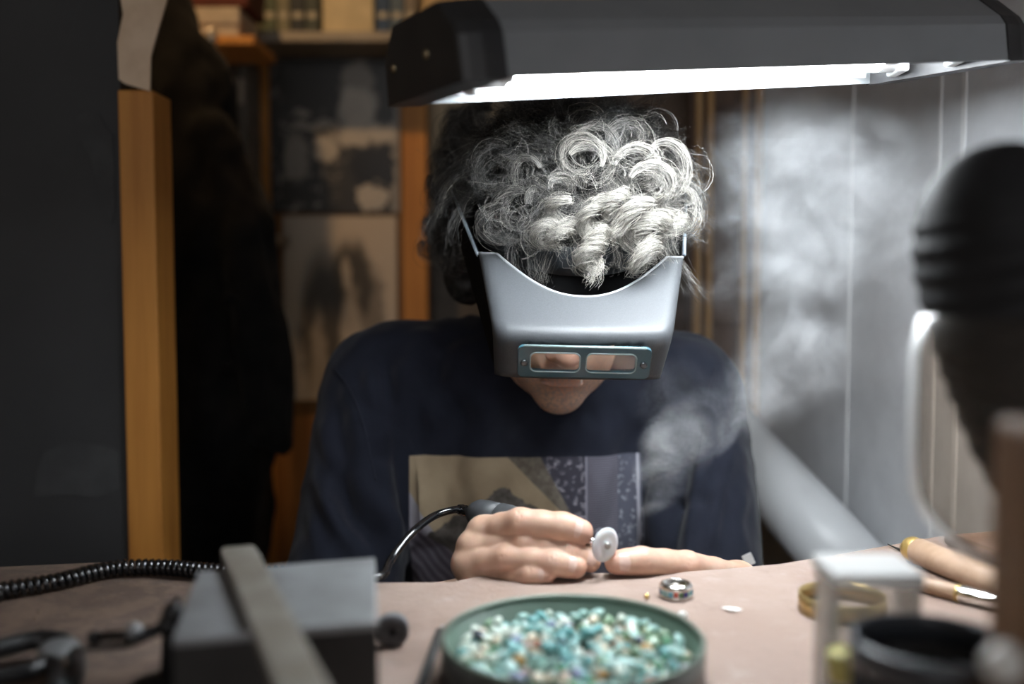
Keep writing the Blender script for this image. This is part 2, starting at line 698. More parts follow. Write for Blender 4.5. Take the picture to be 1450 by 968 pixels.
def photo_a():
    m, nt, b = newmat('black_and_white_print_a')
    vec, u, v = pic_uv(nt)
    st = nt.nodes.new('ShaderNodeMapping')
    st.inputs['Scale'].default_value = (1, 1, 1.3)
    nt.links.new(vec, st.inputs[0])
    g = noise(nt, st.outputs[0], 9, 5, 0.7)
    u, v = u + (g - 0.5) * 0.22, v + (noise(nt, vec, 8, 4, 0.6) - 0.5) * 0.20
    val = g.ss(0.52, 0.72) * 0.5 * (1.0 - v.ss(0.35, 0.75)) * (1.0 - u.ss(0.45, 0.7)) + 0.035
    val = val + g.ss(0.5, 0.7) * 0.28 * (1.0 - u.ss(0.02, 0.22))
    parts = [(0.68, 0.80, 0.13, 0.13, 0.30), (0.68, 0.64, 0.15, 0.15, 0.55), (0.75, 0.47, 0.26, 0.07, 0.5),
             (0.43, 0.53, 0.35, 0.02, 0.35), (0.43, 0.40, 0.10, 0.08, 0.5), (0.20, 0.33, 0.10, 0.16, 0.32),
             (0.24, 0.61, 0.09, 0.03, 0.35)]
    for cx, cy, rx, ry, w in parts:
        val = val.mx(absblob(nt, u, v, cx, cy, rx, ry, 0.5) * w)
    for cx, cy, rx, ry in ((0.82, 0.28, 0.20, 0.17),):
        val = val * (1.0 - absblob(nt, u, v, cx, cy, rx, ry, 0.4) * 0.93)
    val = val.mx(absblob(nt, u, v, 0.80, 0.09, 0.14, 0.09, 0.3) * 0.55)
    val = val * (0.75 + g * 0.5)
    val = val.mx(u.gt(0.955) * 0.30)
    nt.links.new(mixc(nt, val, (0.004, 0.004, 0.004), (0.95, 0.85, 0.70)), b.inputs['Base Color'])
    b.inputs['Roughness'].default_value = 0.45
    return m


def photo_b():
    m, nt, b = newmat('black_and_white_print_b')
    vec, u, v = pic_uv(nt)
    g = noise(nt, vec, 7, 5, 0.6)
    uu, vv = u + (g - 0.5) * 0.16, v + (g - 0.5) * 0.12
    dark = absblob(nt, uu, vv, 0.34, 0.38, 0.20, 0.42, 0.6) * 0.85
    dark = dark.mx(absblob(nt, uu, vv, 0.60, 0.62, 0.22, 0.24, 0.5) * 0.9)
    dark = dark.mx(absblob(nt, uu, vv, 0.80, 0.38, 0.10, 0.34, 0.6) * 0.6)
    dark = dark * (1.0 - absblob(nt, uu, vv, 0.60, 0.30, 0.10, 0.30, 0.6) * 0.7) * (1.0 - absblob(nt, uu, vv, 0.55, 0.68, 0.05, 0.10, 0.5) * 0.7)
    dark = dark * (1.0 - absblob(nt, uu, vv, 0.30, 0.2, 0.07, 0.3, 0.6) * 0.5)
    nt.links.new(mixc(nt, dark, (0.62, 0.52, 0.40), (0.02, 0.018, 0.015)), b.inputs['Base Color'])
    b.inputs['Roughness'].default_value = 0.6
    return m


def photo_c(name, paper, ink, box):
    m, nt, b = newmat(name)
    vec, u, v = pic_uv(nt)
    g = noise(nt, vec, 6, 5, 0.6)
    x0, x1, y0, y1 = box
    k = u.gt(x0) * u.lt(x1) * v.gt(y0) * v.lt(y1)
    nt.links.new(mixc(nt, k * (0.75 + g * 0.4), paper, ink), b.inputs['Base Color'])
    b.inputs['Roughness'].default_value = 0.6
    return m


picture('photo_print', 381, 70, 566, 301, Yb - 0.004, photo_a(), 'large dark black and white photograph of a pale figure in a crowd')
picture('photo_print', 401, 306, 563, 566, Yb - 0.004, photo_b(), 'pale drawing of dark smudged hands under the large dark photograph')
Yw = 2.255
picture('photo_print', 607, 120, 720, 352, Yw, photo_c('cream_card', (0.62, 0.50, 0.32), (0.03, 0.03, 0.028), (0.22, 0.75, 0.6, 0.87)), 'cream card with a black square beside the curly hair')
picture('photo_print', 583, 362, 740, 470, Yw - 0.006, photo_c('grey_card', (0.42, 0.35, 0.25), (0.09, 0.075, 0.06), (0.08, 0.95, -0.1, 0.9)), 'small brown grey photograph just above the shoulder')

# ---- shelf with books and boxes along the top of the back wall
zs = at(450, 58, 1.98).z
a, b = at(312, 50, 1.98), at(760, 50, 1.98)
m_shelf = M('grey_shelf', (0.34, 0.29, 0.22), (0.28, 0.24, 0.18), 8, rough=0.6)
sh = MB().box(((a.x + b.x) / 2, 2.115, zs + 0.009), (b.x - a.x, 0.27, 0.020), 0.002).build('wall_shelf', m_shelf)
tag(sh, 'grey shelf board along the top of the wooden panel', 'shelf')
zt = zs + 0.019
bk = [(345, 368, 0.15, (0.20, 0.18, 0.10), 'olive'), (370, 392, 0.17, (0.09, 0.11, 0.06), 'dark green'), (393, 411, 0.16, (0.22, 0.2, 0.12), 'khaki'),
      (412, 432, 0.14, (0.025, 0.03, 0.03), 'black'), (433, 452, 0.16, (0.06, 0.07, 0.05), 'charcoal green'), (533, 552, 0.15, (0.03, 0.07, 0.14), 'dark blue'),
      (553, 572, 0.17, (0.10, 0.14, 0.17), 'slate blue'), (573, 590, 0.15, (0.25, 0.2, 0.14), 'beige')]
for x0, x1, h, c, nm in bk:
    a, b = at(x0, 40, 2.0), at(x1, 40, 2.0)
    xm, wd = (a.x + b.x) / 2, (b.x - a.x) - 0.001
    t = thing('book', (xm, 2.07, zt), nm + ' book standing on the grey shelf', 'book', 'books on the back shelf')
    mc = M('book_cover_' + nm.replace(' ', '_'), c, tuple(q * 0.7 for q in c), 30, rough=0.6)
    cv = MB()
    cv.box((xm, 2.0, zt + h / 2), (wd, 0.004, h), 0.001)
    cv.box((xm - wd / 2 + 0.0015, 2.07, zt + h / 2), (0.003, 0.14, h)).box((xm + wd / 2 - 0.0015, 2.07, zt + h / 2), (0.003, 0.14, h))
    cv.build('cover', mc, t)
    MB().box((xm, 2.068, zt + h / 2), (wd - 0.007, 0.13, h - 0.008)).build('pages', M('book_pages', (0.6, 0.52, 0.38), (0.5, 0.42, 0.3), 60, rough=0.9), t)
    MB().box((xm, 1.9975, zt + 0.035), (wd * 0.8, 0.002, 0.012)).build('spine_label', M('spine_label', (0.45, 0.40, 0.28), (0.3, 0.27, 0.2), 90, rough=0.6), t)


def carton(name, x0, x1, Y, z, dep, h, c, label, flap=True):
    a, b = at(x0, 40, Y), at(x1, 40, Y)
    xm, wd = (a.x + b.x) / 2, b.x - a.x
    mc = M(name + '_card', c, tuple(q * 0.85 for q in c), 30, rough=0.75, bump=0.1)
    t = thing(name, (xm, Y + dep / 2, z), label, 'box')
    MB().box((xm, Y + dep / 2, z + h / 2), (wd, dep, h), 0.002).build('body', mc, t)
    MB().box((xm, Y + dep / 2 - 0.001, z + h - 0.012), (wd + 0.004, dep + 0.004, 0.03), 0.002).build('lid', mc, t)
    return t


carton('cream_box', 457, 529, 1.995, zt, 0.16, 0.12, (0.62, 0.50, 0.29), 'cream cardboard box on the grey shelf between the books')
# second, lower shelf corner with white box, dark red box and yellow tape reels
zs2 = at(290, 50, 1.80).z
a, b = at(215, 40, 1.80), at(360, 40, 1.80)
s2 = MB().box(((a.x + b.x) / 2, 1.88, zs2 - 0.008), (b.x - a.x, 0.16, 0.016), 0.002).build('wall_shelf', m_orange)
tag(s2, 'short pine shelf behind the black coat', 'shelf')
carton('white_box', 262, 338, 1.815, zs2, 0.12, 0.05, (0.55, 0.46, 0.34), 'low whitish box on the short pine shelf')
carton('red_box', 238, 352, 1.815, zs2 + 0.0545, 0.12, 0.06, (0.10, 0.018, 0.008), 'dark red box on top of the low whitish box')
pc = at(300, 110, 1.775)
t = thing('metal_pole', (pc.x, 1.775, 0.0), 'pale metal pole with a bright rounded cap behind the coat', 'pole')
zc = at(300, 62, 1.775).z
m_pole = M('satin_metal', (0.62, 0.56, 0.46), (0.55, 0.48, 0.38), 20, rough=0.35, metal=0.6)
MB().lathe([(0.008, 0), (0.008, zc)], (pc.x, 1.775, 0), n=20).build('tube', m_pole, t)
MB().lathe([(0.0085, zc), (0.0100, zc + 0.004), (0.0105, zc + 0.018), (0.0085, zc + 0.026), (0.003, zc + 0.030)], (pc.x, 1.775, 0), n=20).build('cap', m_pole, t)
MB().lathe([(0.05, 0), (0.05, 0.008), (0.012, 0.02)], (pc.x, 1.775, 0), n=24).build('foot', m_pole, t)
for x0, x1, c, nm in ((311, 326, (0.03, 0.055, 0.10), 'dark blue'), (327, 334, (0.16, 0.13, 0.10), 'brown'), (335, 348, (0.20, 0.19, 0.17), 'grey')):
    a, b = at(x0, 120, 2.0), at(x1, 120, 2.0)
    xm, wd = (a.x + b.x) / 2, b.x - a.x
    zz0, zz1 = at(320, 330, 2.0).z, at(320, 78, 2.0).z
    t = MB().box((xm, 2.06, (zz0 + zz1) / 2), (wd - 0.001, 0.115, zz1 - zz0), 0.003).build('folder', M('folder_' + nm.replace(' ', '_'), c, tuple(q * 0.6 for q in c), 25, rough=0.6))
    MB().box((xm, 1.999, zz1 - 0.07), (wd * 0.6, 0.003, 0.05)).build('label_tab', M('folder_tab', (0.5, 0.45, 0.36), rough=0.7), t)
    tag(t, nm + ' upright folder beside the metal pole', 'folder', 'folders beside the pole')
a, b = at(308, 120, 2.0), at(352, 120, 2.0)
zz0 = at(320, 330, 2.0).z
s3 = MB().box(((a.x + b.x) / 2, 2.13, zz0 - 0.011), (b.x - a.x + 0.1, 0.26, 0.02), 0.002).build('wall_shelf', m_shelf)
tag(s3, 'grey shelf board carrying the upright folders', 'shelf')
for k, (x, y) in enumerate(((250, 72), (268, 77))):
    c = at(x, y, 1.77)
    t = thing('tape_roll', (c.x, 1.77, c.z - 0.02), ('yellow tape roll hanging nearer the coat under the pine shelf', 'yellow tape roll hanging nearer the pole under the pine shelf')[k], 'tape')
    MB().lathe([(0.012, -0.01), (0.022, -0.01), (0.022, 0.01), (0.012, 0.01)], c, (0.2, 1, 0), 24, close=True).build('tape', M('yellow_tape', (0.42, 0.28, 0.06), (0.35, 0.22, 0.05), 40, rough=0.5), t)
    MB().lathe([(0.0115, -0.011), (0.0125, -0.011), (0.0125, 0.011), (0.0115, 0.011)], c, (0.2, 1, 0), 24, close=True).build('core', m_slat, t)
    MB().tube([c + Vector((0, 0, 0.011)), c + Vector((0, 0.02, 0.012)), Vector((c.x, 1.805, c.z + 0.014))], 0.002, 8).build('hook', m_pole, t)

# ---- slatted door beside the right wall
Yd = 1.60
a, b = at(978, 300, Yd), at(1079, 300, Yd)
dr = MB().box(((a.x + b.x) / 2, Yd + 0.025, 1.2), (b.x - a.x, 0.03, 2.4)).build('door_1', m_backpanel)
struct(dr, 'brown wooden door with upright light slats')
for x0, x1 in ((983, 992), (999, 1008), (1049, 1056), (1067, 1077)):
    a, b = at(x0, 300, Yd), at(x1, 300, Yd)
    MB().box(((a.x + b.x) / 2, Yd, 1.2), (b.x - a.x, 0.022, 2.4), 0.002).build('slat', m_slat, dr)
for py in (150, 457, 640):
    a, b = at(1009, py, Yd), at(1048, py + 6, Yd)
    MB().box(((a.x + b.x) / 2, Yd + 0.004, a.z), (b.x - a.x, 0.012, 0.008), 0.001).build('cross_rail', m_backpanel, dr)
# wall section to which the door belongs
a, b = at(860, 300, 1.7), at(985, 300, 1.7)
struct(MB().box(((a.x + b.x) / 2, 1.775, 1.25), (b.x - a.x, 0.06, 2.5)).build('wall_niche', M('brown_wall', (0.13, 0.10, 0.08), (0.20, 0.16, 0.13), 10, rough=0.8, bump=0.2)))

# ---- white pipe along the wall behind the bench
m_pipe = M('white_plastic_pipe', (0.72, 0.74, 0.76), (0.66, 0.68, 0.70), 6, rough=0.35)
p0, p1 = at(1010, 590, 1.46), at(1262, 868, 1.12)
dv = (p1 - p0).normalized()
t = thing('drain_pipe', (p1.x, p1.y, p1.z - 0.04), 'thick white plastic pipe sloping down along the grey wall', 'pipe')
MB().tube([p0, p0.lerp(p1, 0.5), p1], 0.047, 40).build('tube', m_pipe, t)
MB().tube([p1 - dv * 0.01, p1 + dv * 0.06], 0.051, 40).build('socket', m_pipe, t)
MB().tube([p1 + dv * 0.05, p1 + dv * 0.09 + Vector((0, 0, -0.03)), Vector((p1.x + dv.x * 0.1, p1.y + dv.y * 0.1, p1.z - 0.12)), Vector((p1.x + dv.x * 0.1, p1.y + dv.y * 0.1, 0.0))], 0.047, 32).build('down_pipe', m_pipe, t)

# ---- warm reflector lamp of the back room, high under the ceiling
bl = Vector((-0.62, 1.30, 2.30))
aim = (Vector((-0.35, 2.13, 1.35)) - bl).normalized()
t = thing('reflector_lamp', (bl.x, bl.y, bl.z - 0.05), 'warm reflector lamp hanging from the ceiling of the back room', 'lamp')
mg, nt, bs = newmat('warm_bulb_glass')
bs.inputs['Emission Color'].default_value = (1.0, 0.62, 0.28, 1)
bs.inputs['Emission Strength'].default_value = 6.0
MB().ball(bl + aim * 0.02, 0.026, 20).build('bulb', mg, t)
MB().lathe([(0.020, -0.05), (0.034, -0.03), (0.055, 0.03), (0.058, 0.055), (0.056, 0.055), (0.053, 0.03), (0.032, -0.028), (0.018, -0.048)], bl, tuple(aim), 32, close=True).build('reflector', M('lamp_reflector', (0.3, 0.3, 0.3), rough=0.3, metal=0.8), t)
MB().tube([bl - aim * 0.045, bl + Vector((0, -0.05, 0.12)), Vector((bl.x, bl.y - 0.05, 2.6))], 0.008, 12).build('stem', M('lamp_stem', (0.02, 0.02, 0.02), rough=0.4), t)
lamp('reflector_light', 'SPOT', bl + aim * 0.06, WARM_POWER, (1.0, 0.62, 0.30), 0.03, rot=aim.to_track_quat('-Z', 'Y').to_euler())

# ================================================================== the fluorescent bench lamp
m_hood = M('grey_enamel_hood', (0.20, 0.21, 0.22), (0.24, 0.25, 0.26), 7, rough=0.42, bump=0.05)
m_cap = M('black_plastic_cap', (0.022, 0.022, 0.024), (0.035, 0.034, 0.034), 20, rough=0.45)
m_refl = M('white_reflector', (0.85, 0.87, 0.88), rough=0.35)
m_tube, nt, bs = newmat('fluorescent_tube')
bs.inputs['Emission Color'].default_value = (0.90, 0.96, 1.0, 1)
bs.inputs['Emission Strength'].default_value = TUBE_POWER
LN = at(688, 111, 0.585)                     # near left corner of the opening
LF = at(575, 149, 0.715)                     # far left corner
RN = at(1446, 84, 0.775)                     # near right corner
ax = (RN - LN); LLEN = ax.length; ax.normalize()
ac = (LF - LN); ac = (ac - ax * ac.dot(ax)); LW = ac.length; ac.normalize()
up = ax.cross(ac)
if up.z < 0:
    up = -up
O = LN + ac * (LW / 2)


def LP(l, s, z):
    return O + ax * l + ac * s + up * z


hw = LW / 2
prof = [(-hw, 0), (-hw * 0.965, 0.027), (-hw * 0.90, 0.034), (-hw * 0.62, 0.050), (hw * 0.62, 0.050), (hw * 0.90, 0.034), (hw * 0.965, 0.027), (hw, 0)]
inn = [(hw - 0.003, 0), (hw * 0.93, 0.025), (hw * 0.6, 0.045), (-hw * 0.6, 0.045), (-hw * 0.93, 0.025), (-hw + 0.003, 0)]
lampt = thing('bench_lamp', tuple(LP(LLEN / 2, 0, 0)), 'long grey fluorescent work lamp hanging over the bench', 'lamp')


def extr(poly, l0, l1, mat, name, s=1.0, dz=0.0):
    k = len(poly)
    V = [LP(l0, p[0] * s, p[1] * s + dz) for p in poly] + [LP(l1, p[0] * s, p[1] * s + dz) for p in poly]
    F = [tuple(range(k))[::-1], tuple(range(k, 2 * k))] + [(i, (i + 1) % k, (i + 1) % k + k, i + k) for i in range(k)]
    return MB().add(V, F, False).build(name, mat, lampt)


extr(prof + inn, 0.012, LLEN - 0.012, m_hood, 'hood')
# reflector: thin white sheet under the hood
ref = [(hw * 0.955, 0.006), (hw * 0.90, 0.024), (hw * 0.57, 0.043), (-hw * 0.57, 0.043), (-hw * 0.90, 0.024), (-hw * 0.955, 0.006)]
ref2 = [(p[0] * 0.985, p[1] - 0.001) for p in ref[::-1]]
extr(ref + ref2, 0.02, LLEN - 0.02, m_refl, 'reflector')
# moulded end caps: rounded lumps closing both ends
for side, l0 in ((-1, 0.014), (1, LLEN - 0.014)):
    rows = []
    for t, sc in ((0.0, 1.02), (0.5, 1.02), (0.8, 0.99), (0.95, 0.95), (1.0, 0.90)):
        rows.append([LP(l0 + side * 0.028 * t, p[0] * sc, -0.001 + p[1] * (1.03 - 0.03 * t) * (1 if p[1] > 0 else 1)) for p in prof])
    mb = MB()
    k = len(prof)
    V = [p for r in rows for p in r]
    F = []
    for i in range(len(rows) - 1):
        for j in range(k):
            j2 = (j + 1) % k
            F.append((i * k + j, i * k + j2, (i + 1) * k + j2, (i + 1) * k + j))
    F.append(tuple(range(k)))
    F.append(tuple(range((len(rows) - 1) * k, len(rows) * k))[::-1])
    cp = mb.add(V, F, False).build('end_cap', m_cap, lampt)
    for s in (-0.25, 0.62):
        c = LP(l0 + side * 0.0285, hw * s, 0.022)
        MB().lathe([(0.0028, -0.001), (0.0028, 0.0008), (0.0016, 0.0014)], c, tuple(ax * side), 14).build('screw', M('brass_screw', (0.5, 0.4, 0.25), rough=0.3, metal=1.0), cp)
for s in (-0.42, 0.42):
    tb = MB().tube([LP(0.060, hw * s, 0.018), LP(LLEN - 0.045, hw * s, 0.018)], 0.0125, 20).build('fluorescent_tube', m_tube, lampt)
    for l in (0.047, LLEN - 0.032):
        MB().tube([LP(l - 0.013, hw * s, 0.018), LP(l + 0.013, hw * s, 0.018)], 0.0132, 20).build('tube_end', M('tube_end_metal', (0.7, 0.7, 0.7), rough=0.3, metal=0.8), tb)
        MB().box(LP(l - (0.012 if l < 0.1 else -0.012), hw * s, 0.022), (0.010, 0.028, 0.038), 0.002).build('tube_holder', m_refl, tb)
# support arm up to the ceiling
mid = LP(LLEN * 0.55, hw * 0.3, 0.05)
arm = MB()
arm.tube([mid, mid + Vector((0, 0, 0.03))], 0.018, 16)
arm.tube([mid + Vector((0, 0, 0.02)), mid + Vector((0.0, 0.03, 0.5)), Vector((mid.x, mid.y + 0.03, 2.6))], 0.009, 12)
arm.build('support_arm', m_cap, lampt)

# ================================================================== the workbench
mt, nt, bs = newmat('worn_bench_top')
v = coords(nt, 'Object')
n1 = noise(nt, v, 5, 6, 0.6)
n2 = noise(nt, v, 45, 6, 0.7)
n3 = noise(nt, v, 160, 3, 0.6)
c = mixc(nt, n1.ss(0.35, 0.65), (0.22, 0.150, 0.118), (0.30, 0.225, 0.19))
c = mixc(nt, n2.ss(0.55, 0.75) * 0.55, c, (0.13, 0.082, 0.062))
c = mixc(nt, n2.ss(0.25, 0.45) * -0.45 + 0.45, c, (0.40, 0.335, 0.30))
c = mixc(nt, n3.ss(0.68, 0.75) * 0.5, c, (0.10, 0.075, 0.06))
ox, oy, oz = xyz(nt, v)
worn_falloff = 1.0 - (ox + (n1 - 0.5) * 0.30 + (n2 - 0.5) * 0.12).ss(-0.22, -0.03)     # browner worn left half, with the lamp's falloff painted into the colour
c = mixc(nt, worn_falloff * 0.8, c, mixc(nt, n2.ss(0.4, 0.62), (0.040, 0.024, 0.017), (0.115, 0.074, 0.052)))
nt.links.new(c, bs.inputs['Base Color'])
bs.inputs['Roughness'].default_value = 0.72
bumpto(nt, bs, n2 * 0.7 + n3 * 0.3, 0.6, 0.003)
far = [(-900, 740), (-400, 790), (0, 800), (150, 793), (235, 790), (300, 797), (400, 806), (480, 815), (540, 822), (640, 821), (680, 812), (760, 810), (830, 809), (900, 808),
       (960, 807), (1020, 803), (1100, 796), (1180, 783), (1260, 769), (1320, 758), (1350, 754)]
pts = [onz(x, y, B) for x, y in far]
poly = [(p.x, p.y) for p in pts]
poly[0] = (-0.95, 0.86)
poly[1] = (-0.62, 0.80)
poly += [(XR(0.90) - 0.004, 0.90), (XR(0.26) - 0.004, 0.26), (-0.95, 0.26)]
wbn = thing('workbench', (0, 0.55, 0), 'worn pinkish brown wooden workbench with a hollowed rear edge', 'workbench')
bm = bmesh.new()
lo = [bm.verts.new((p[0], p[1], B - 0.045)) for p in poly]
hi = [bm.verts.new((p[0], p[1], B)) for p in poly]
nn = len(poly)
bm.faces.new(lo); bm.faces.new(hi)
for i in range(nn):
    bm.faces.new((lo[i], lo[(i + 1) % nn], hi[(i + 1) % nn], hi[i]))
bmesh.ops.recalc_face_normals(bm, faces=bm.faces)
ed = [e for e in bm.edges if all(abs(w.co.z - B) < 1e-6 for w in e.verts)]
bmesh.ops.bevel(bm, geom=ed, offset=0.005, segments=3, profile=0.5, affect='EDGES')
bm.verts.index_update()
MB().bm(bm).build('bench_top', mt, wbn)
m_leg = wood_mat('bench_leg_wood', (0.20, 0.13, 0.085), (0.14, 0.09, 0.06))
for x, y in ((-0.88, 0.32), (-0.88, 0.76), (0.50, 0.32), (0.46, 0.82)):
    MB().box((x, y, (B - 0.045) / 2), (0.07, 0.07, B - 0.045), 0.004).build('leg', m_leg, wbn)
MB().box((-0.19, 0.32, B - 0.105), (1.31, 0.03, 0.12), 0.003).build('apron', m_leg, wbn)

# ================================================================== the jeweller
HS = 1.065                                    # head size
HC = np.array((0.053, 1.010, CZ + 0.019))    # middle of the head
TH, RO = R(28), R(3.0)
hf = np.array((0, -math.cos(TH), -math.sin(TH)))       # where the face points
hu = np.array((0, -math.sin(TH), math.cos(TH)))        # crown of the head
hx = np.array((1.0, 0, 0))
hx, hu = hx * math.cos(RO) - hu * math.sin(RO), hu * math.cos(RO) + hx * math.sin(RO)
HROT = np.stack([hx, hf, hu], 1)


def HL(x, f, u):
    return HC + HS * (x * hx + f * hf + u * hu)


def he(c, r, k):
    return ('e', HL(*c), tuple(q * HS for q in r), k, HROT)


def hc(a, b, ra, rb, k):
    return ('c', HL(*a), HL(*b), ra * HS, rb * HS, k)


head = [he((0, -0.010, 0.035), (0.075, 0.096, 0.086), 0.01), he((0, 0.035, -0.03), (0.058, 0.055, 0.085), 0.02),
        he((0, 0.043, -0.080), (0.046, 0.044, 0.040), 0.02), he((0, 0.072, -0.106), (0.021, 0.017, 0.016), 0.014),
        hc((0, 0.088, 0.005), (0, 0.112, -0.034), 0.008, 0.012, 0.010), he((0.011, 0.103, -0.038), (0.008, 0.010, 0.008), 0.005),
        he((-0.011, 0.103, -0.038), (0.008, 0.010, 0.008), 0.005),
        he((0, 0.084, -0.060), (0.024, 0.012, 0.012), 0.010), he((0, 0.094, -0.0635), (0.022, 0.0065, 0.0050), 0.003),
        he((0, 0.092, -0.0755), (0.020, 0.0075, 0.0055), 0.003), ('-c', HL(-0.022, 0.099, -0.0692), HL(0.022, 0.099, -0.0692), 0.0014, 0.0014, 0.002),
        ('-e', HL(0.031, 0.098, 0.004), (0.015 * HS, 0.014 * HS, 0.011 * HS), 0.01, HROT), ('-e', HL(-0.031, 0.098, 0.004), (0.015 * HS, 0.014 * HS, 0.011 * HS), 0.01, HROT),
        hc((-0.045, 0.082, 0.024), (-0.012, 0.091, 0.022), 0.004, 0.005, 0.008), hc((0.045, 0.082, 0.024), (0.012, 0.091, 0.022), 0.004, 0.005, 0.008),
        he((0.031, 0.082, 0.003), (0.0125, 0.0125, 0.0115), 0.003), he((-0.031, 0.082, 0.003), (0.0125, 0.0125, 0.0115), 0.003),
        he((0.080, -0.008, -0.008), (0.007, 0.020, 0.031), 0.006), he((-0.080, -0.008, -0.008), (0.007, 0.020, 0.031), 0.006),
        ('c', HL(0, -0.025, -0.055), np.array((0.035, 1.115, CZ - 0.105)), 0.056, 0.064, 0.03)]

# image-left hand (holds the handpiece), image-right hand (thumb on the work)
handA = {
    'index':  [(686, 755, .770, .0128), (737, 739, .746, .0108), (796, 745, .740, .0107), (822, 753, .741, .0098)],
    'middle': [(672, 776, .765, .0128), (742, 768, .744, .0106), (804, 782, .738, .0102), (835, 794, .742, .0086)],
    'ring':   [(664, 799, .760, .0122), (716, 789, .740, .0106), (785, 796, .730, .0101), (815, 803, .731, .0084)],
    'pinky':  [(672, 817, .756, .0108), (706, 816, .748, .0094), (750, 812, .730, .0088), (774, 812, .728, .0076)],
    'thumb':  [(735, 790, .835, .0155), (768, 778, .795, .0125), (806, 780, .770, .0108), (838, 783, .758, .0090)],
}
handB = {
    'thumb':  [(1045, 822, .815, .0150), (972, 801, .768, .0118), (908, 794, .746, .0108), (873, 796, .741, .0092)],
    'index':  [(1015, 843, .812, .0125), (955, 838, .785, .0106), (905, 833, .772, .0096), (880, 828, .768, .0084)],
    'middle': [(1035, 858, .818, .0125), (965, 856, .792, .0106), (915, 850, .778, .0096), (890, 846, .775, .0084)],
    'ring':   [(1050, 872, .826, .0120), (985, 872, .802, .0100), (935, 868, .788, .0092), (912, 864, .785, .0080)],
    'pinky':  [(1065, 884, .836, .0110), (1008, 887, .816, .0090), (965, 884, .802, .0084), (945, 881, .799, .0074)],
}


def hand(fin, wrist, elbow, rw, voxel):
    palm, fingers = [], []
    W_ = np.array(wrist)
    mc = []
    for nm, js in fin.items():
        P = [np.array(at(x, y, Y)) for x, y, Y, r in js]
        r = [j[3] for j in js]
        fg = []
        if nm != 'thumb':
            mc.append(P[0])
            palm.append(('c', P[0] * 0.30 + W_ * 0.70, P[0] * 0.97 + W_ * 0.03, 0.017, r[0] * 0.96, 0.006))
            palm.append(('e', P[0] + np.array((-0.001, -0.001, 0.001)), (r[0] * 1.0,) * 3, 0.004))
        else:
            palm.append(('c', W_, P[0], 0.018, r[0] * 1.08, 0.012))
        for a in range(3):
            m_ = (P[a] + P[a + 1]) / 2
            rm = (r[a] + r[a + 1]) / 2 * 0.97
            fg.append(('c', P[a], m_, r[a] * (0.96 if a == 0 else 1.0), rm, 0.003))
            fg.append(('c', m_, P[a + 1], rm, r[a + 1], 0.003))
        # creases over the two finger joints
        for a in (1, 2):
            d_ = nrm(P[a + 1] - P[a - 1])
            for q_ in (-0.0028, 0.0, 0.0028):
                c_ = P[a] + d_ * q_ + np.array((0, -0.82, 0.57)) * (r[a] * 1.02)
                sd = nrm(np.cross(d_, np.array((0, -0.82, 0.57))))
                fg.append(('-c', c_ - sd * 0.005, c_ + sd * 0.005, 0.0003, 0.0003, 0.0009))
        fingers.append(fg)
    M_ = np.mean(mc, 0)
    palm.append(('c', M_ * 0.75 + W_ * 0.25, W_, 0.021, rw, 0.016))
    palm.append(('c', W_, W_ + (np.array(elbow) - W_) * 0.45, rw, rw * 1.15, 0.015))
    return grow_hand(fingers, palm, voxel)


EL, ER = np.array((-0.180, 1.005, 0.745)), np.array((0.205, 1.005, 0.745))
WA, WB = np.array(at(735, 842, .850)), np.array(at(1085, 890, .875))
VA, FA = hand(handA, WA, EL, 0.026, 0.0011)
VB, FB = hand(handB, WB, ER, 0.026, 0.0014)
SL, SR = np.array((-0.160, 1.135, CZ - 0.120)), np.array((0.205, 1.135, CZ - 0.128))
NB = np.array((0.035, 1.12, CZ - 0.10))
bodyp = [('c', SL, EL, 0.050, 0.042, 0.02), ('c', SR, ER, 0.050, 0.042, 0.02), ('c', EL, WA, 0.041, 0.027, 0.01), ('c', ER, WB, 0.041, 0.027, 0.01),
         ('c', SL, SR, 0.05, 0.05, 0.03), ('e', (0.02, 1.165, CZ - 0.25), (0.165, 0.095, 0.17), 0.03), ('e', (0.02, 1.22, CZ - 0.45), (0.155, 0.11, 0.19), 0.03),
         ('c', NB, NB + np.array((0, 0.02, -0.05)), 0.062, 0.075, 0.03),
         ('e', (0.02, 1.27, 0.60), (0.165, 0.13, 0.13), 0.03)]
for s in (-1, 1):
    kn = np.array((0.02 + s * 0.15, 0.93, 0.55))
    bodyp += [('c', (0.02 + s * 0.09, 1.25, 0.575), kn, 0.085, 0.058, 0.03), ('c', kn, (0.02 + s * 0.15, 0.97, 0.10), 0.055, 0.04, 0.02),
              ('c', (0.02 + s * 0.15, 0.98, 0.055), (0.02 + s * 0.17, 0.82, 0.045), 0.038, 0.032, 0.02)]
VBo, FBo = grow(bodyp, 0.007)
VH, FH = grow(head, 0.0024)
VV, FF, o = [], [], 0
for V_, F_ in ((VBo, FBo), (relax(VH, FH, 1, 0.3), FH), (relax(VA, FA, 1, 0.4), FA), (relax(VB, FB, 1, 0.4), FB)):
    VV.append(V_); FF.append(F_ + o); o += len(V_)
VV, FF = np.concatenate(VV), np.concatenate(FF)

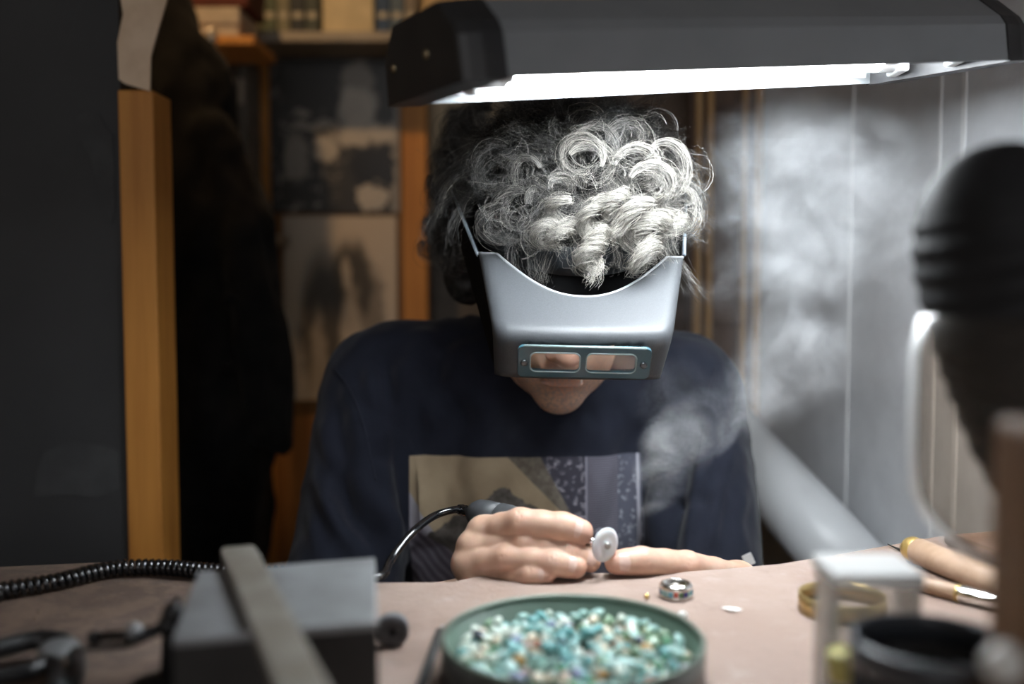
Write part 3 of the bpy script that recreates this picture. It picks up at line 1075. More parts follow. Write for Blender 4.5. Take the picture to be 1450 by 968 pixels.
mk, nt, bs = newmat('skin')
v = coords(nt, 'Object')
att = nt.nodes.new('ShaderNodeAttribute'); att.attribute_name = 'flush'
fl_ = E(nt, att.outputs['Fac'])
n1, n2 = noise(nt, v, 60, 4), noise(nt, v, 350, 3, 0.7)
c = mixc(nt, n1.ss(0.3, 0.7), (0.50, 0.315, 0.225), (0.60, 0.40, 0.30))
c = mixc(nt, fl_, c, (0.55, 0.24, 0.18))
att2 = nt.nodes.new('ShaderNodeAttribute'); att2.attribute_name = 'stubble'
c = mixc(nt, E(nt, att2.outputs['Fac']) * n2.ss(0.45, 0.6), c, (0.34, 0.28, 0.25))
nt.links.new(c, bs.inputs['Base Color'])
bs.inputs['Roughness'].default_value = 0.46
bs.inputs['Subsurface Weight'].default_value = 0.12
bs.inputs['Subsurface Radius'].default_value = (0.006, 0.002, 0.001)
bs.inputs['Subsurface Scale'].default_value = 1.0
wv = nt.nodes.new('ShaderNodeTexVoronoi'); wv.feature = 'DISTANCE_TO_EDGE'; wv.inputs['Scale'].default_value = 800
nt.links.new(v, wv.inputs[0])
bumpto(nt, bs, n1 * 0.6 + n2 * 0.25 + E(nt, wv.outputs[0]) * 0.35, 0.30, 0.0010)
person = mesh_obj('person', VV, FF, mk, base=(0.02, 1.2, 0))
tag(person, 'curly grey haired person in a navy printed T-shirt bent over the bench polishing', 'person')
fl_a = np.zeros(len(VV), np.float32)
st_a = np.zeros(len(VV), np.float32)
for hd in (handA, handB):
    for js in hd.values():
        for q, (x, y, Y, r) in enumerate(js):
            if q in (1, 2, 3):
                d = np.linalg.norm(VV - np.array(at(x, y, Y)), axis=1)
                fl_a = np.maximum(fl_a, (0.22, 0.16, 0.40)[q - 1] * np.clip(1.5 - d / (r * 1.15), 0, 1))
for p, rr_, w_ in ((HL(0, 0.095, -0.069), 0.020, 0.45), (HL(0, 0.112, -0.036), 0.02, 0.3)):
    d = np.linalg.norm(VV - p, axis=1)
    fl_a = np.maximum(fl_a, w_ * np.clip(1.6 - d / rr_, 0, 1))
d = np.linalg.norm(VV - HL(0, 0.055, -0.10), axis=1)
st_a = np.clip(1.8 - d / 0.045, 0, 1).astype(np.float32)
for nm, arr in (('flush', fl_a), ('stubble', st_a)):
    at_ = person.data.attributes.new(nm, 'FLOAT', 'POINT')
    at_.data.foreach_set('value', arr.astype(np.float32))

# fingernails
m_nail = M('fingernail', (0.74, 0.52, 0.45), (0.80, 0.60, 0.53), 150, rough=0.25, coat=0.3)


def nail(fin, nm, t, nv, L, Wd):
    js = fin[nm]
    a, b = np.array(at(*js[2][:3])), np.array(at(*js[3][:3]))
    r = js[2][3] * (1 - t) + js[3][3] * t
    d = nrm(b - a)
    n_ = nrm(nv)
    n_ = nrm(n_ - d * np.dot(n_, d))
    s = np.cross(n_, d)
    c = a + (b - a) * t + n_ * (r + 0.00015)
    rows = []
    for i in range(13):
        u = -1 + 2 * i / 12
        row = []
        for j in range(11):
            w = -1 + 2 * j / 10
            sq = (1 - 0.28 * abs(u) ** 5)
            hw_ = w * Wd / 2 * sq
            sag = r - math.sqrt(max(r * r - hw_ * hw_, 1e-9))
            row.append(c + d * (u * L / 2 * (1 - 0.15 * w * w)) + s * hw_ - n_ * (sag * 1.04 + 0.0016 * max(0, u) ** 2.5 + 0.0004 * max(0, -u) ** 3))
        rows.append(row)
    o = MB().grid(rows).build('fingernail', m_nail, person)
    md = o.modifiers.new('thick', 'SOLIDIFY'); md.thickness = 0.0008; md.offset = 0
    return o


m_nail = M('fingernail', (0.64, 0.45, 0.38), (0.70, 0.51, 0.44), 150, rough=0.25, coat=0.3)
nail(handA, 'index', 0.55, (0.10, -0.90, 0.42), .0145, .0138)
nail(handA, 'middle', 0.80, (0.10, -0.80, 0.58), .0130, .0122)
nail(handA, 'ring', 0.60, (0.10, -0.85, 0.50), .0130, .0120)
nail(handA, 'pinky', 0.60, (0.05, -0.92, 0.35), .0112, .0104)
nail(handB, 'thumb', 0.72, (-0.30, -0.88, 0.25), .0150, .0140)

# ---- T-shirt
sp = [('c', SL + np.array((0.02, 0, 0.002)), SR + np.array((-0.02, 0, 0.002)), 0.063, 0.063, 0.03),
      ('c', NB + np.array((0, 0.01, 0.0)), SL + np.array((0.03, 0, 0.02)), 0.062, 0.05, 0.03), ('c', NB + np.array((0, 0.01, 0.0)), SR + np.array((-0.03, 0, 0.02)), 0.062, 0.05, 0.03),
      ('e', (0.02, 1.155, CZ - 0.25), (0.188, 0.120, 0.185), 0.04), ('e', (0.02, 1.215, CZ - 0.46), (0.180, 0.135, 0.21), 0.05),
      ('c', SL + np.array((0.0, 0, 0)), EL + np.array((0, 0, 0.02)), 0.058, 0.064, 0.022), ('c', SR, ER + np.array((0, 0, 0.02)), 0.058, 0.062, 0.022),
      ('-c', NB + np.array((0, -0.05, 0.10)), NB + np.array((0, 0.02, -0.01)), 0.062, 0.058, 0.01)]
VS, FS = grow(sp, 0.0045)
VS = relax(VS, FS, 3, 0.5)
NS = vnormals(VS, FS)


def folds(V, N, segs):
    d = np.zeros(len(V))
    for (a, b, w, dep) in segs:
        a, b = np.array(at(*a)), np.array(at(*b))
        ba = b - a
        t = np.clip(((V - a) @ ba) / (ba @ ba), 0, 1)
        q = V - a - t[:, None] * ba
        # distance across the fold, seen along the surface
        dist = np.sqrt(q[:, 0] ** 2 + (0.35 * q[:, 1]) ** 2 + q[:, 2] ** 2)
        k = np.exp(-(dist / w) ** 2) * np.clip(np.minimum(t, 1 - t) * 6 + 0.25, 0, 1)
        dep = dep * 1.45
        d -= dep * k
        d += 0.55 * dep * np.exp(-((dist - 1.9 * w) / w) ** 2) * np.clip(np.minimum(t, 1 - t) * 6, 0, 1)
    return d


sg = [((540, 500, 1.06), (556, 640, 1.02), .009, .012), ((556, 640, 1.02), (590, 790, 1.02), .010, .015), ((500, 520, 1.06), (520, 640, 1.0), .008, .005),
      ((470, 560, 1.05), (500, 760, 1.0), .010, .006), ((440, 640, 1.03), (540, 780, .98), .009, .006), ((430, 700, 1.0), (480, 800, .96), .009, .005),
      ((520, 590, 1.03), (560, 760, .99), .007, .006), ((990, 560, 1.06), (960, 700, 1.02), .010, .009), ((960, 700, 1.02), (945, 790, 1.02), .010, .010),
      ((1020, 620, 1.03), (990, 780, .98), .009, .005), ((1040, 680, 1.02), (1020, 790, .98), .008, .004), ((640, 470, 1.1), (600, 560, 1.06), .012, .005),
      ((930, 500, 1.1), (970, 560, 1.06), .010, .005), ((650, 560, 1.04), (640, 760, 1.03), .016, .004), ((900, 600, 1.04), (880, 760, 1.03), .015, .004),
      ((700, 600, 1.03), (860, 590, 1.03), .012, .003), ((600, 500, 1.08), (660, 610, 1.04), .012, .004)]
VS = VS + NS * (folds(VS, NS, sg) + 0.010 * (vnoise(VS * np.array((1.0, 1.0, 0.45)), 22) - 0.5) + 0.004 * (vnoise(VS * np.array((1.4, 1, 0.8)), 60) - 0.5))[:, None]
VS = relax(VS, FS, 1, 0.4)

ms, nt, bs = newmat('navy_printed_jersey')
geo = coords(nt, 'Object')
ox, oy, oz = xyz(nt, geo)
# the print's own coordinates: u across, v down, measured on the cloth
pl, pr_ = at(577, 650, 1.035), at(914, 652, 1.035)
u = (ox - (pl.x - 0.02)) / (pr_.x - pl.x)
pv = at(700, 825, 1.05)
vv = ((pl.z) - oz) / (pl.z - pv.z)
g = noise(nt, geo, 12, 5, 0.6)
g2 = noise(nt, geo, 70, 5, 0.7)
inside = u.gt(0.0) * u.lt(1.0) * (vv + (g - 0.5) * 0.03).gt(0.0) * vv.lt(1.6) * oy.lt(-0.02)
tan = mixc(nt, g.ss(0.3, 0.7), (0.27, 0.205, 0.135), (0.36, 0.285, 0.19))
# left low triangle: pale lilac, then striped purple rock
e1 = (u - (vv - 0.28) * 0.34)                # slanting edge
lil = e1.lt(0.0) * vv.gt(0.28)
col = mixc(nt, lil, tan, (0.33, 0.32, 0.36))
edge = u * 1.0 - (vv - 0.55) * 0.9
st = ((ox * 1.2 + oz) * 420 + g * 14).sin()
rock = mixc(nt, st.ss(-0.4, 0.9) * 0.7 + g2 * 0.3, (0.085, 0.075, 0.095), (0.23, 0.21, 0.25))
rk = (edge + (g2 - 0.5) * 0.05).lt(0.0) * vv.gt(0.5)
col = mixc(nt, rk, col, rock)
# dark crag in the middle
cr = ((u - 0.40).abs() * 1.25 + (0.24 - vv) + (g2 - 0.5) * 0.16).lt(0.02) * vv.gt(0.2)
crag = mixc(nt, g2.ss(0.3, 0.7), (0.055, 0.048, 0.042), (0.16, 0.145, 0.13))
col = mixc(nt, cr * (1.0 - rk), col, crag)
# upper brown wedge, then the city at night
wd = (u - (0.42 + vv * 0.55)).gt(0.0)
col = mixc(nt, wd, col, mixc(nt, g2.ss(0.35, 0.65), (0.10, 0.085, 0.07), (0.18, 0.155, 0.12)))
cty = (u - (0.56 + vv * 0.30)).gt(0.0)
br = nt.nodes.new('ShaderNodeTexBrick')
br.inputs['Scale'].default_value = 90
br.inputs['Color1'].default_value = (0, 0, 0, 1); br.inputs['Color2'].default_value = (1, 1, 1, 1); br.inputs['Mortar'].default_value = (0.1, 0.1, 0.1, 1)
br.offset_frequency = 3
mp = nt.nodes.new('ShaderNodeCombineXYZ'); nt.links.new(ox.s, mp.inputs[0]); nt.links.new(oz.s, mp.inputs[1])
nt.links.new(mp.outputs[0], br.inputs[0])
n5 = noise(nt, geo, 160, 2, 0.5)
wn_ = E(nt, br.outputs[0]) * n5.ss(0.50, 0.62) * 0.8
cit = mixc(nt, wn_, (0.050, 0.048, 0.065), (0.42, 0.40, 0.45))
col = mixc(nt, cty, col, cit)
ruled = u.gt(0.755) * u.lt(0.895)
lines = (oz * 2600).sin().ss(-0.2, 0.8)
col = mixc(nt, ruled, col, mixc(nt, lines, (0.075, 0.072, 0.095), (0.17, 0.165, 0.20)))
last = u.gt(0.895)
col = mixc(nt, last, col, mixc(nt, n5.ss(0.55, 0.7), (0.085, 0.09, 0.12), (0.30, 0.31, 0.36)))
# a small letter O and two fine rules of the print
rr2 = ((u - 0.815) * (u - 0.815) * 1.5 + (vv - 0.585) * (vv - 0.585) * 0.9).pw(0.5)
col = mixc(nt, (rr2 - 0.018).abs().lt(0.006), col, (0.35, 0.34, 0.40))
col = mixc(nt, (u - 0.985).abs().lt(0.006), col, (0.40, 0.40, 0.46))
col = mixc(nt, (u - 0.755).abs().lt(0.004), col, (0.26, 0.25, 0.30))
navy = mixc(nt, g.ss(0.3, 0.7), (0.0080, 0.0095, 0.018), (0.0115, 0.014, 0.025))
nt.links.new(mixc(nt, inside, navy, col), bs.inputs['Base Color'])
bs.inputs['Roughness'].default_value = 0.85
bs.inputs['Sheen Weight'].default_value = 0.10
bs.inputs['Specular IOR Level'].default_value = 0.2
bumpto(nt, bs, noise(nt, geo, 700, 2, 0.5) * 0.5 + g2 * 0.5, 0.25, 0.0015)
shirt = mesh_obj('t_shirt', VS, FS, ms, person)
shirt['label'] = 'navy blue jersey T-shirt with a printed collage on the chest'
# shoulder seams and sleeve hem tag
m_seam = M('navy_seam', (0.010, 0.012, 0.022), rough=0.9)


def on_shirt(px, py, off=0.0):
    """nearest front point of the shirt seen at a place of the picture"""
    best = None
    d0 = np.array(at(px, py, 1.0)) - np.array((0, 0, CZ))
    d0 = nrm(d0)
    q = VS - np.array((0, 0, CZ))
    t = q @ d0
    dist = np.linalg.norm(q - t[:, None] * d0, axis=1)
    near = np.where(dist < 0.006)[0]
    if len(near) == 0:
        near = np.array([dist.argmin()])
    i = near[t[near].argmin()]
    return np.array((0, 0, CZ)) + d0 * (t[i] - off)


sm = [on_shirt(x, y, -0.0006) for x, y in ((472, 522), (488, 540), (503, 568), (514, 600), (524, 640), (532, 680))]
MB().tube(spline(sm, 40), 0.0011, 6).build('shoulder_seam', m_seam, shirt)
sm = [on_shirt(x, y, -0.0006) for x, y in ((1012, 520), (1004, 548), (998, 580), (992, 620), (985, 660))]
MB().tube(spline(sm, 40), 0.0011, 6).build('shoulder_seam', m_seam, shirt)
c = on_shirt(1060, 792, 0.003)
MB().box(c, (0.010, 0.0015, 0.012), 0.0004, Matrix.Rotation(R(-25), 3, 'Y')).build('care_tag', m_white, shirt)

# ---- trousers, shoes and the stool he sits on (hidden by the bench)
tp = [('e', (0.02, 1.27, 0.60), (0.180, 0.145, 0.135), 0.03)]
for s in (-1, 1):
    kn = np.array((0.02 + s * 0.15, 0.93, 0.55))
    tp += [('c', (0.02 + s * 0.09, 1.25, 0.575), kn, 0.095, 0.070, 0.03), ('c', kn, (0.02 + s * 0.15, 0.97, 0.12), 0.068, 0.062, 0.02)]
VT, FT = grow(tp, 0.009)
mesh_obj('trousers', VT, FT, M('dark_denim', (0.03, 0.035, 0.05), (0.04, 0.05, 0.07), 60, rough=0.85), person)
for s in (-1, 1):
    VZ, FZ = grow([('c', (0.02 + s * 0.15, 0.985, 0.06), (0.02 + s * 0.172, 0.80, 0.042), 0.048, 0.040, 0.02), ('c', (0.02 + s * 0.15, 0.97, 0.06), (0.02 + s * 0.15, 0.97, 0.12), 0.045, 0.046, 0.02)], 0.006)
    VZ[:, 2] = np.maximum(VZ[:, 2], 0.001)
    mesh_obj('shoe', VZ, FZ, M('shoe_leather', (0.03, 0.022, 0.018), rough=0.5), person)
t = thing('stool', (0.02, 1.29, 0), 'round stool under the seated person', 'stool')
MB().lathe([(0.02, 0.40), (0.165, 0.40), (0.175, 0.41), (0.175, 0.445), (0.165, 0.455), (0.02, 0.455)], (0.02, 1.29, 0), n=40).build('seat', m_cap, t)
for k in range(4):
    a = k * math.pi / 2 + 0.785
    MB().tube([(0.02 + 0.11 * math.cos(a), 1.29 + 0.11 * math.sin(a), 0.40), (0.02 + 0.19 * math.cos(a), 1.29 + 0.19 * math.sin(a), 0.0)], 0.012, 12).build('leg', m_pole, t)

# ---- hair
rs = np.random.RandomState(11)
lump = [he((0, -0.012, 0.045), (0.080, 0.098, 0.086), 0.02)]
for k in range(46):
    a = rs.uniform(0, 2 * math.pi); z_ = rs.uniform(-0.35, 0.95)
    dr_ = np.array((math.cos(a) * math.sqrt(1 - z_ * z_), math.sin(a) * math.sqrt(1 - z_ * z_), z_))
    if dr_[1] > 0.35 and dr_[2] < 0.45:
        continue
    if abs(dr_[0]) > 0.75 and dr_[1] > -0.3:
        continue
    p = np.array((0, -0.012, 0.042)) + dr_ * np.array((0.086, 0.100, 0.090))
    lump.append(he(tuple(p), (rs.uniform(0.014, 0.023),) * 3, 0.010))
for p in ((-0.092, -0.045, 0.02), (-0.098, -0.055, -0.015), (-0.092, -0.055, -0.05), (0.092, -0.05, 0.0)):
    lump.append(he(p, (0.024, 0.026, 0.026), 0.012))
VL, FL = grow(lump, 0.004)
NL = vnormals(VL, FL)
VL = VL + NL * (0.008 * (vnoise(VL, 90) - 0.5))[:, None]
hm, nt, bs = newmat('hair_undergrowth')
nz = noise(nt, coords(nt, 'Object', (1, 1, 0.3)), 260, 4, 0.7)
nt.links.new(mixc(nt, nz.ss(0.4, 0.7), (0.006, 0.006, 0.006), (0.035, 0.034, 0.033)), bs.inputs['Base Color'])
bs.inputs['Roughness'].default_value = 0.6
hair = mesh_obj('hair', VL, FL, hm, person)
hair['label'] = 'thick curly hair, silver at the front and dark at the sides'

KP = 26
strands, tones = [], []
S = np.linspace(0, 1, KP)


def lock(guide, n, spread, tone, tw=0.0, frizz=0.0012, taper=0.6, tvar=0.30, lenv=0.35):
    """a lock of n hairs along a guide path (KP x 3)"""
    G = np.asarray(guide)
    T = np.gradient(G, axis=0)
    T /= np.maximum(np.linalg.norm(T, axis=1, keepdims=True), 1e-9)
    ref_ = np.array((0.3, 0.8, 0.5))
    U = np.cross(T, ref_); U /= np.maximum(np.linalg.norm(U, axis=1, keepdims=True), 1e-9)
    Wv = np.cross(T, U)
    for _ in range(n):
        r_, a_ = spread * math.sqrt(rs.rand()) * 1.3, rs.uniform(0, 2 * math.pi)
        if rs.rand() < 0.12:
            r_ *= 1.9
        ang = a_ + tw * S
        env = (0.15 + 0.85 * np.sin(np.clip(S * 0.85 + 0.08, 0, 1) * math.pi)) * (1 - taper * S ** 2)
        L_ = 1 - lenv * rs.rand()
        Si = S * L_ * (KP - 1)
        i0 = np.minimum(Si.astype(int), KP - 2)
        ft = (Si - i0)[:, None]
        base = G[i0] * (1 - ft) + G[i0 + 1] * ft
        u_, w_ = U[i0], Wv[i0]
        fz = np.cumsum(rs.randn(KP, 3), 0) * frizz * 0.35
        fz *= S[:, None]
        P = base + (u_ * np.cos(ang)[:, None] + w_ * np.sin(ang)[:, None]) * (r_ * env)[:, None] + fz
        strands.append(P)
        tones.append(np.clip(tone + rs.randn() * tvar, 0, 1))


ELC, ELR = np.array((0, -0.010, 0.040)), np.array((0.082, 0.102, 0.092))
grav = HROT.T @ np.array((0, 0, -1.0))       # gravity in the head's own axes


def tone_at(pl):
    """silver towards the front and image-right, dark to the image-left and back"""
    x, f, u_ = pl
    s = 1 / (1 + math.exp(-(x - 0.004) / 0.020))
    s2 = 1 / (1 + math.exp(-(f - 0.045) / 0.018))
    return 0.08 + 0.60 * s * (0.22 + 0.78 * s2)  # salt-and-pepper colour, with lamp-side light and far-side shade painted into the tone


nl = 0
while nl < 430:
    d_ = rs.randn(3); d_ /= np.linalg.norm(d_)
    if d_[2] < -0.55 or (d_[1] > 0.42 and d_[2] < 0.32) or (d_[1] > 0.1 and d_[2] < -0.15):
        continue
    if abs(d_[0]) > 0.80 and d_[1] > -0.25 and d_[2] < 0.45:
        continue                              # the visor's side plates press the hair flat here
    nl += 1
    p0 = ELC + d_ * ELR * 0.97
    nv = d_ / ELR; nv /= np.linalg.norm(nv)
    tg = grav - nv * np.dot(grav, nv)
    tg = tg / max(np.linalg.norm(tg), 0.2)
    sw = np.cross(nv, rs.randn(3)); sw /= np.linalg.norm(sw)
    g_ = tg * 0.8 + sw * 0.75 + nv * 0.1
    h_ = rs.uniform(0.016, 0.034)
    ln = rs.uniform(0.02, 0.055)
    rc = rs.uniform(0.007, 0.014)
    turns = rs.uniform(0.9, 2.0) * rs.choice((-1, 1))
    ph = rs.uniform(0, 2 * math.pi)
    a1 = sw
    a2 = nv * 0.8 + tg * 0.6; a2 /= np.linalg.norm(a2)
    rad = rc * np.minimum(1, 2.2 * S)
    G = p0 + nv * (h_ * (1 - np.exp(-4 * S)))[:, None] + g_ * (ln * S ** 1.2)[:, None] \
        + a1 * (rad * np.cos(ph + 2 * math.pi * turns * S))[:, None] + a2 * (rad * np.sin(ph + 2 * math.pi * turns * S))[:, None]
    Gw = np.array([HL(*q) for q in G])
    lock(Gw, 44, rs.uniform(0.0030, 0.0062), tone_at(p0), tw=rs.uniform(-4, 4), frizz=0.0026)


def ringlet(pts, r0, r1, turns, n, spread, tone, ph=0.0):
    """a hanging corkscrew around a path of (px, py, Y)"""
    A = np.array(spline([np.array(at(*p)) for p in pts], KP))
    T = np.gradient(A, axis=0); T /= np.linalg.norm(T, axis=1, keepdims=True)
    e1 = np.cross(T, np.array((0, 1.0, 0))); e1 /= np.linalg.norm(e1, axis=1, keepdims=True)
    e2 = np.cross(T, e1)
    rad = r0 + (r1 - r0) * S
    an = ph + 2 * math.pi * turns * S
    lock(A + e1 * (rad * np.cos(an))[:, None] + e2 * (rad * np.sin(an))[:, None], int(n * 0.55), spread * 1.25, tone * 0.84, tw=turns * 3, frizz=0.0018, taper=0.45, tvar=0.28, lenv=0.3)


def loop(px, py, Y, rpx, a0, a1, n, spread, tone, sq=1.0, tail=None, shrink=0.62, dY=0.016):
    """an open ring of hair facing the viewer; angles in degrees, 0 = right, anticlockwise"""
    G = []
    for s in S:
        a = R(a0 + (a1 - a0) * 1.35 * s)
        r_ = rpx * (1 - (1 - shrink) * s)
        G.append(np.array(at(px + r_ * math.cos(a), py - sq * r_ * math.sin(a), Y + dY * s)))
    lock(G, int(n * 0.40), spread * 1.8, tone * (0.80 if px > 800 else 0.62), tw=1.2, frizz=0.0020, taper=0.2, tvar=0.28, lenv=0.45)


YF = 0.862
# hanging corkscrews over the brow
ringlet([(842, 285, YF), (838, 330, YF - .008), (832, 368, YF - .012), (833, 402, YF - .010)], .0105, .0055, 2.3, 330, .0050, 0.93)
ringlet([(848, 300, YF), (842, 345, YF - .010), (836, 392, YF - .012)], .0085, .0060, 2.0, 220, .0042, 0.95, 2.6)
ringlet([(900, 290, YF), (902, 330, YF - .008), (908, 362, YF - .012), (918, 386, YF - .010)], .0150, .0110, 1.7, 380, .0062, 0.95, 0.6)
ringlet([(925, 295, YF + .004), (918, 330, YF - .004), (905, 375, YF - .008)], .0140, .0100, 1.8, 260, .0052, 0.93, 3.4)
ringlet([(800, 285, YF), (792, 320, YF - .004), (790, 350, YF - .006)], .0120, .0080, 1.6, 240, .0048, 0.85, 1.2)
ringlet([(775, 300, YF + .004), (770, 330, YF), (790, 362, YF - .004)], .0100, .0070, 1.5, 180, .0042, 0.80, 4.0)
ringlet([(950, 280, YF + .010), (952, 320, YF + .006), (940, 365, YF)], .0120, .0080, 1.6, 200, .0048, 0.88, 2.2)
ringlet([(868, 270, YF - .004), (868, 300, YF - .006), (872, 345, YF - .006)], .0110, .0060, 1.8, 220, .0050, 0.90, 5.0)
# open rings on top of the head
loop(745, 247, YF + .004, 21, 20, 330, 120, .0017, 0.62, 1.25)
loop(822, 222, YF - .006, 33, -25, 250, 150, .0019, 0.72, 1.0)
loop(838, 235, YF - .004, 36, 150, -60, 130, .0022, 0.74, 0.9)
loop(845, 215, YF + .002, 38, 170, -40, 90, .0016, 0.55, 1.1)
loop(905, 240, YF - .004, 36, 170, -30, 160, .0022, 0.80, 1.0)
loop(925, 262, YF - .004, 34, 160, -70, 150, .0022, 0.86, 0.9)
loop(945, 240, YF + .006, 32, 140, -90, 130, .0022, 0.80, 1.3)
loop(890, 195, YF + .012, 30, 190, -20, 110, .0022, 0.55, 0.9)
loop(860, 300, YF - .010, 22, 200, -40, 140, .0026, 0.90, 1.0)
loop(800, 262, YF - .004, 22, 200, 10, 120, .0024, 0.74, 0.8)
loop(770, 285, YF, 24, 190, -10, 120, .0024, 0.72, 0.9)
loop(735, 300, YF + .010, 34, 80, 260, 150, .0040, 0.50, 0.9)
loop(720, 318, YF + .014, 40, 100, 300, 150, .0040, 0.40, 0.7)
loop(700, 240, YF + .02, 36, 60, 250, 120, .0036, 0.30, 1.1)
loop(965, 300, YF + .016, 26, 120, -120, 120, .0024, 0.80, 1.4)
loop(905, 310, YF - .012, 26, 180, -30, 150, .0026, 0.95, 1.0)
# dark curls at the image-left side, below the knob
for (x, y, r_, a0, a1) in ((640, 225, 24, 60, 330), (632, 262, 18, 90, 360), (628, 318, 22, 60, 320), (622, 345, 16, 100, 380), (645, 350, 20, 30, 290), (655, 195, 26, 70, 320),
                           (640, 300, 24, 130, 400), (660, 372, 18, 60, 260), (675, 170, 24, 80, 300), (640, 240, 14, 0, 300), (632, 330, 12, 20, 340)):
    for q in range(4):
        loop(x + rs.uniform(-16, 14) * (q > 0), y + rs.uniform(-20, 20) * (q > 0), 1.045 + rs.uniform(-.02, .03), r_ * rs.uniform(0.6, 1.05), a0 + rs.uniform(-60, 60), a1 + rs.uniform(-60, 60), 130, .0036, 0.14, 1.1)
# single stray hairs
for _ in range(480):
    d_ = rs.randn(3); d_ /= np.linalg.norm(d_)
    if d_[2] < -0.4 or (d_[1] > 0.4 and d_[2] < 0.35):
        continue
    p0 = ELC + d_ * ELR
    b1, b2 = rs.randn(3), rs.randn(3)
    G = p0 + d_ * (0.045 * rs.uniform(0.5, 1.15) * S ** 0.8)[:, None] + b1 * (0.014 * np.sin(4.5 * S) * S)[:, None] + b2 * (0.014 * S * S * np.cos(6 * S))[:, None]
    lock(np.array([HL(*q) for q in G]), 2, 0.002, min(1, tone_at(p0) + 0.15), frizz=0.002)

for _ in range(120):
    x_, y_ = rs.uniform(700, 980), rs.uniform(170, 345)
    r_ = rs.uniform(12, 34)
    a0_ = rs.uniform(0, 360)
    Yw_ = YF + rs.uniform(-0.016, 0.012)
    G = [np.array(at(x_ + r_ * math.cos(R(a0_ + 210 * s_)) * (1 - 0.3 * s_), y_ - r_ * math.sin(R(a0_ + 210 * s_)) * (1 - 0.3 * s_), Yw_ + 0.012 * s_)) for s_ in S]
    if math.hypot((x_ - 835) / 150, (y_ - 275) / 125) < 1:
        lock(G, 3, 0.0022, 0.48 if x_ > 790 else 0.28, frizz=0.0030, tvar=0.2, lenv=0.4)
SA = np.array(strands, np.float32)
hcv = bpy.data.hair_curves.new('hair_strands')
hcv.add_curves([KP] * len(SA))
off = np.array(ORIG[person.name], np.float32)
hcv.attributes['position'].data.foreach_set('vector', (SA - off).reshape(-1).astype(np.float32))
ra = hcv.attributes.get('radius') or hcv.attributes.new('radius', 'FLOAT', 'POINT')
ra.data.foreach_set('value', np.tile((0.000125 * (1 - 0.5 * S)).astype(np.float32), len(SA)))
ta = hcv.attributes.new('tone', 'FLOAT', 'CURVE')
ta.data.foreach_set('value', np.array(tones, np.float32))
hm2, nt, bs = newmat('salt_and_pepper_hair')
att = nt.nodes.new('ShaderNodeAttribute'); att.attribute_name = 'tone'
tn = E(nt, att.outputs['Fac'])
c = mixc(nt, tn.ss(0.05, 0.5), (0.008, 0.0075, 0.0075), (0.15, 0.142, 0.132))
c = mixc(nt, tn.ss(0.45, 1.0), c, (0.46, 0.435, 0.385))
nt.links.new(c, bs.inputs['Base Color'])
bs.inputs['Roughness'].default_value = 0.42
bs.inputs['Specular IOR Level'].default_value = 0.5
hcv.materials.append(hm2)
ho = bpy.data.objects.new('hair_strands', hcv)
COL.objects.link(ho)
ho.parent = person

# ================================================================== the magnifying visor
m_shell = M('grey_fibre_shell', (0.050, 0.053, 0.058), (0.060, 0.064, 0.069), 900, rough=0.45, bump=0.10, bscale=1400, lo=0.4, hi=0.6)
m_band = M('black_band', (0.0035, 0.0038, 0.0045), (0.006, 0.0062, 0.007), 40, rough=0.8, spec=0.15)
m_plate = M('blue_black_lens_plate', (0.020, 0.070, 0.095), (0.027, 0.085, 0.112), 30, rough=0.3, coat=0.15)
visor = thing('magnifier_visor', (0.058, 0.82, CZ - 0.080), 'grey magnifying visor with two lenses worn on the curly head', 'visor')


def vrow(t):
    """half width, middle x, front y, height, side depth at the row t (0 top, 1 fold, 1.4 bottom)"""
    if t <= 1:
        s = t
        return (0.0916 - 0.0181 * s, 0.0623 - 0.0037 * s, 0.888 - 0.081 * s, CZ + 0.0223 - 0.0660 * s, 0.045 + 0.025 * s)
    s = (t - 1) / 0.4
    return (0.0735 - 0.0037 * s, 0.0586 - 0.0028 * s, 0.807 + 0.024 * s, CZ - 0.0437 - 0.0372 * s, 0.070 + 0.005 * s)


def vrow_s(t):
    """the same with the fold rounded off"""
    k = 0.09
    a = np.array([vrow(max(0, t - k * w)) for w in (1, .66, .33)] + [vrow(t)] + [vrow(min(1.4, t + k * w)) for w in (.33, .66, 1)])
    if 0.85 < t < 1.15:
        return a.mean(0)
    return np.array(vrow(t))


rows = []
NR, NA, NF, NS_ = 26, 7, 40, 8
for i in range(NR + 1):
    s = i / NR
    row = []
    cols = []
    for j in range(NS_):
        cols.append(('L', 1 - j / NS_))
    for j in range(NA):
        cols.append(('CL', j / NA))
    for j in range(NF + 1):
        cols.append(('F', -1 + 2 * j / NF))
    for j in range(1, NA + 1):
        cols.append(('CR', j / NA))
    for j in range(1, NS_ + 1):
        cols.append(('R', j / NS_))
    for kd, q in cols:
        uu = {'F': q, 'L': -1, 'CL': -1, 'CR': 1, 'R': 1}[kd]
        t0 = 0.54 * (1 - abs(uu) ** 2.3) if kd == 'F' else 0.0
        t = t0 + (1.4 - t0) * s
        hw_, cx, yf, z_, sb = vrow_s(t)
        rc = 0.016
        if kd == 'L':
            x, y = -hw_, yf + rc + sb * q
        elif kd == 'R':
            x, y = hw_, yf + rc + sb * q
        elif kd == 'CL':
            a = q * math.pi / 2
            x, y = -hw_ + rc * (1 - math.cos(a)) if False else -hw_ + rc - rc * math.cos(a), yf + rc - rc * math.sin(a)
        elif kd == 'CR':
            a = q * math.pi / 2
            x, y = hw_ - rc + rc * math.sin(a), yf + rc - rc * math.cos(a)
        else:
            x, y = (hw_ - rc) * q, yf - 0.004 * (1 - q * q)
        zz = z_ + 0.10 * (y - yf) * 0.6 - 0.02 * (x)
        row.append((cx + x, y, zz))
    rows.append(row)
gb = MB().grid(rows)
